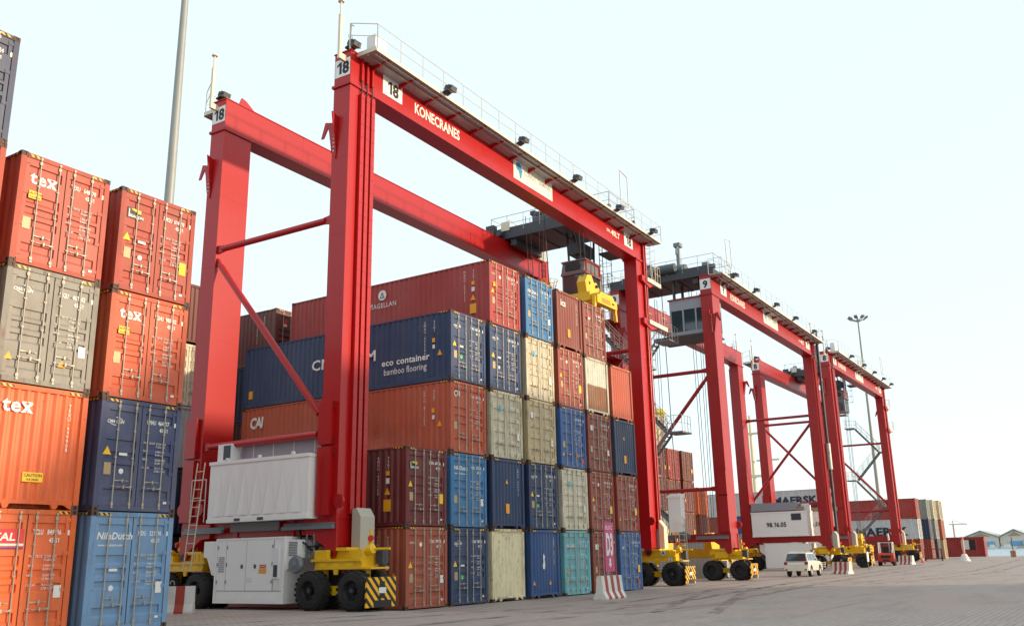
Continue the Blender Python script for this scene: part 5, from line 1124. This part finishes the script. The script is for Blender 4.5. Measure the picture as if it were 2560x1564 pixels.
for k, (p, xx, yy, lab, sd_) in enumerate([('deep_red', 105, 1.45, 'Red container at ground level of the stack beyond crane 8', None), ('maersk_grey', 105, 1.45, 'Grey container lettered MAERSK in the middle of the stack beyond crane 8', maersk(1.15, 4.65, .6)), ('brick_red', 105, 1.45, 'Brick red container on top of the stack beyond crane 8', None),
    ('rust_red', 109.5, .9, 'Rust red container at ground level, second column by the quay', None), ('navy', 109.5, .9, 'Navy container in the middle of the second column by the quay', None), ('grey_green', 109.5, .9, 'Grey-green container on top of the second column by the quay', None),
    ('slate_navy', 112.4, .6, 'Slate container at ground level, third column by the quay', None), ('steel_grey', 112.4, .6, 'Grey container in the middle of the third column by the quay', None), ('pale_grey', 112.4, .6, 'Pale grey container on top of the third column by the quay', None),
    ('sandy', 115.4, .3, 'Sandy container at ground level of the last column by the quay', None), ('salmon_orange', 115.4, .3, 'Orange container in the middle of the last column by the quay', None), ('beige_rusty', 115.4, .3, 'Beige container on top of the last column by the quay', None)]):
    c = container(lab, (xx, yy, gz(xx)+2.6*(k % 3)), p, 'door', None, 'b', '', None, sd_, small=True, cast=(2, 3), group=GFQ); c.scale = (1, 1, .899)
# red site cabin made from a container, with a window
t = thing('site_cabin', 'Red corrugated site cabin with a window near the quay edge', 'cabin', (122, -3.9, gz(122)+.15), R(0))
m_ = MB(); pr = corr(16, .05, 5.8); vs = []
for a, d in pr: vs += [(d, 5.9-a, .1), (d, 5.9-a, 2.6)]
m_.add(vs, [(2*i, 2*i+2, 2*i+3, 2*i+1) for i in range(len(pr)-1)]); m_.box((.06, 0, .05), (2.44, 6, 2.62)); m_.box((-.02, 0, 0), (.08, 6, .12)); m_.box((-.02, 0, 2.52), (.08, 6, 2.66)); m_.box((-.02, 0, 0), (.1, .14, 2.66)); m_.box((-.02, 5.86, 0), (.1, 6, 2.66)); m_.build('wall', MATS['deep_red'], t)
m_ = MB(); m_.box((-.05, 1.2, .95), (.08, 3.0, 2.35)); wi = m_.build('window', BLKP, t); m_ = MB(); m_.box((-.06, 1.95, 1.0), (-.051, 2.95, 2.3)); m_.build('pane', mat('pale_window', (196, 204, 204), .2), wi)
m_ = MB(); m_.box((-.05, -.1, 2.66), (2.5, 6.1, 2.72)); m_.build('roof', mat('grey_roof', (120, 112, 108), .7), t)
t = thing('sign_post', 'Thin brown post with small board right of the site cabin', 'sign', (124, -7.2, gz(124))); m_ = MB(); m_.tube((0, 0, 0), (0, 0, 2.7), .07, 6); m_.build('post', mat('brown_post', (120, 84, 70), .7), t); m_ = MB(); m_.box((-.05, -.3, 0), (.3, .4, .9)); m_.build('box', mat('tan_box', (170, 128, 96), .7), t)

# ---------------------------------------------------------------- across the water
CRM = mat('cream_warehouse_wall', (216, 208, 194), .8, dirt=.15); RFG = mat('grey_sheet_roof', (178, 180, 180), .6); BLD = mat('blue_door_paint', (110, 172, 214), .6)
def warehouse(label, x, y0, y1, h, ridge, depth, doors):
    t = thing('warehouse', label, 'warehouse', (x, 0, 2.6))
    ym = (y0+y1)/2
    m_ = MB(); m_.prism([(0, y0, 0), (0, y1, 0), (0, y1, h), (0, ym, ridge), (0, y0, h)], (depth, 0, 0)); m_.build('wall', CRM, t)
    m_ = MB()
    for a, b_ in ((y0-1, ym), (y1+1, ym)): m_.prism([(-1.5, a, h-.2), (-1.5, b_, ridge+.35), (-1.5, b_, ridge+.8), (-1.5, a, h+.3)], (depth+3, 0, 0))
    m_.build('roof', RFG, t)
    m_ = MB(); m_.prism([(-.15, y0+6, h+.6), (-.15, y1-6, h+.6), (-.15, ym, ridge-1.2)], (-.3, 0, 0)); m_.build('gable_panel', mat('brown_gable', (168, 146, 122), .8), t)
    for yd in doors: m_ = MB(); m_.box((-.4, yd-4.5, 0), (-.1, yd+4.5, 4.2)); m_.build('door', BLD, t)
warehouse('Cream twin-gabled warehouse, left half, with a blue door across the water', 800, 67.6, 92, 7.5, 12, 60, (75,))
warehouse('Cream warehouse with blue door, right half of the twin gables across the water', 802, 46, 67, 7.5, 12.5, 60, (56,))
def house(label, x, y0, y1, h, m, depth=18, roof=None):
    t = thing('far_building', label, 'building', (x, 0, 2.4)); m_ = MB(); m_.box((0, y0, 0), (depth, y1, h)); m_.build('wall', m, t)
    m_ = MB(); m_.box((-.6, y0-.6, h), (depth+.6, y1+.6, h+.6)); m_.build('roof', roof or RFG, t)
    m_ = MB(); k = 0; yy = y0+2
    while yy+2 < y1: m_.box((-.2, yy, h*.45), (-.05, yy+1.6, h*.7)); yy += 4.5
    m_.build('window', DKG, t)
GRB = mat('pale_grey_building', (190, 186, 180), .8); PNK = mat('pink_building', (206, 168, 158), .8)
house('Low cream shed right of the twin warehouse across the water', 790, 38, 50, 4.5, CRM)
house('Long low grey building on the far shore at the right', 870, 0, 43, 6, GRB); house('Pinkish tower block at the right end of the far shore', 860, 31, 37, 14, PNK); house('Small grey hut on the far shore left of the warehouse', 800, 94, 112, 6, GRB)
house('Pale flat building behind the right shed on the far shore', 900, 22, 48, 9.5, CRM)
def boat(label, x, y, L_, m):
    t = thing('boat', label, 'boat', (x, y, .95 if x < 740 else 1.4)); m_ = MB(); m_.prism([(0, -L_/2, 1.2), (0, L_/2, 1.2), (0, L_/2-1.5, 0), (0, -L_/2+1, 0)], (2.5, 0, 0)); m_.build('hull', m, t)
    m_ = MB(); m_.box((.4, -L_*.1, 1.2), (2.1, L_*.25, 2.8)); m_.build('cabin', DECW, t)
    m_ = MB(); m_.tube((1.2, 0, 2.8), (1.2, 0, 6), .12, 5); m_.build('mast', MDG, t)
for k, (yy, L_, m, lab) in enumerate([(80, 9, DKG, 'Dark boat moored below the left warehouse'), (66, 8, DECW, 'White boat moored between the two blue doors'), (56, 11, DECW, 'White boat moored below the right warehouse'), (40, 12, DKG, 'Long dark boat moored at the right of the far shore')]): boat(lab, 744, yy, L_, m)
def tower(label, x, y, h, jib, m):
    t = thing('harbour_crane', label, 'crane', (x, y, 1)); m_ = MB(); m_.box((-.5, -.5, 0), (.5, .5, h)); m_.build('tower', m, t)
    m_ = MB(); m_.box((-.3, -jib, h), (.3, jib*.3, h+.6)); m_.tube((0, 0, h+3), (0, -jib*.8, h+.6), .12, 5); m_.tube((0, 0, h), (0, 0, h+3), .3, 6); m_.build('jib', m, t)
tower('Pale harbour crane far beyond the site cabin', 700, 84, 17, 9, mat('pale_pink_crane', (216, 178, 166), .7))
# ship gear glimpsed between the crane legs
t = thing('ship_mast', 'Cream ship mast with yards seen between the legs of cranes 9 and 8', 'ship mast', (210, 58, -1.5)); m_ = MB(); SM = mat('cream_ship_paint', (226, 206, 164), .6)
m_.tube((0, 0, 0), (0, 0, 38), .7, 8, 0, .35); m_.box((-.4, -3, 33), (.4, 3, 33.5)); m_.box((-.4, -5, 22), (.4, 4, 22.6)); m_.box((-.4, -7, 26), (.4, -1, 26.4)); m_.build('mast', SM, t)
m_ = MB(); m_.box((-6, -3, 0), (8, 18, 11)); m_.box((-4, 0, 11), (6, 10, 13.5)); m_.build('deckhouse', SM, t)
t = thing('ship_hook', 'Yellow hook block hanging from dark cables between crane 9 legs', 'hook block', (120, 44, 24.4)); m_ = MB(); m_.lathe((0, 0, 0), Z, [(0, 0), (.1, 1.2), (.8, 1.8), (1.5, 1.4), (1.7, 0)], 14); m_.build('block', mat('pale_yellow_block', (206, 186, 70), .6), t)
m_ = MB(); m_.tube((0, 0, -2), (0, 0, 0), .15, 5); m_.tube((0, 0, 1.7), (0, 1, 9), .06, 4); m_.build('cable', ROPE, t); m_ = MB(); m_.tube((0, 0, 9), (-3, 22, 17), .2, 5); m_.tube((0, 0, 7.6), (-3, 22, 14.5), .12, 5); m_.build('jib', ROPE, t)

# unseen shed added behind the camera to shade the foot of the main stack
t = thing('transit_shed', 'Grey port shed across the aisle behind the camera', 'building', (8, -62, 0))
m_ = MB(); m_.box((0, 0, 0), (26, 26, 15.4)); m_.build('wall', mat('grey_shed_wall', (150, 150, 146), .7, dirt=.3), t)
m_ = MB(); m_.prism([(-.5, -.5, 15.4), (-.5, 26.5, 15.4), (-.5, 26.5, 16.2), (-.5, 13, 18.0), (-.5, -.5, 16.2)], (27, 0, 0)); m_.build('roof', RFG, t)
for k in range(4): m_ = MB(); m_.box((1.5+k*6.2, 26.0, 0), (6+k*6.2, 26.08, 5)); m_.build('door', BLD, t)
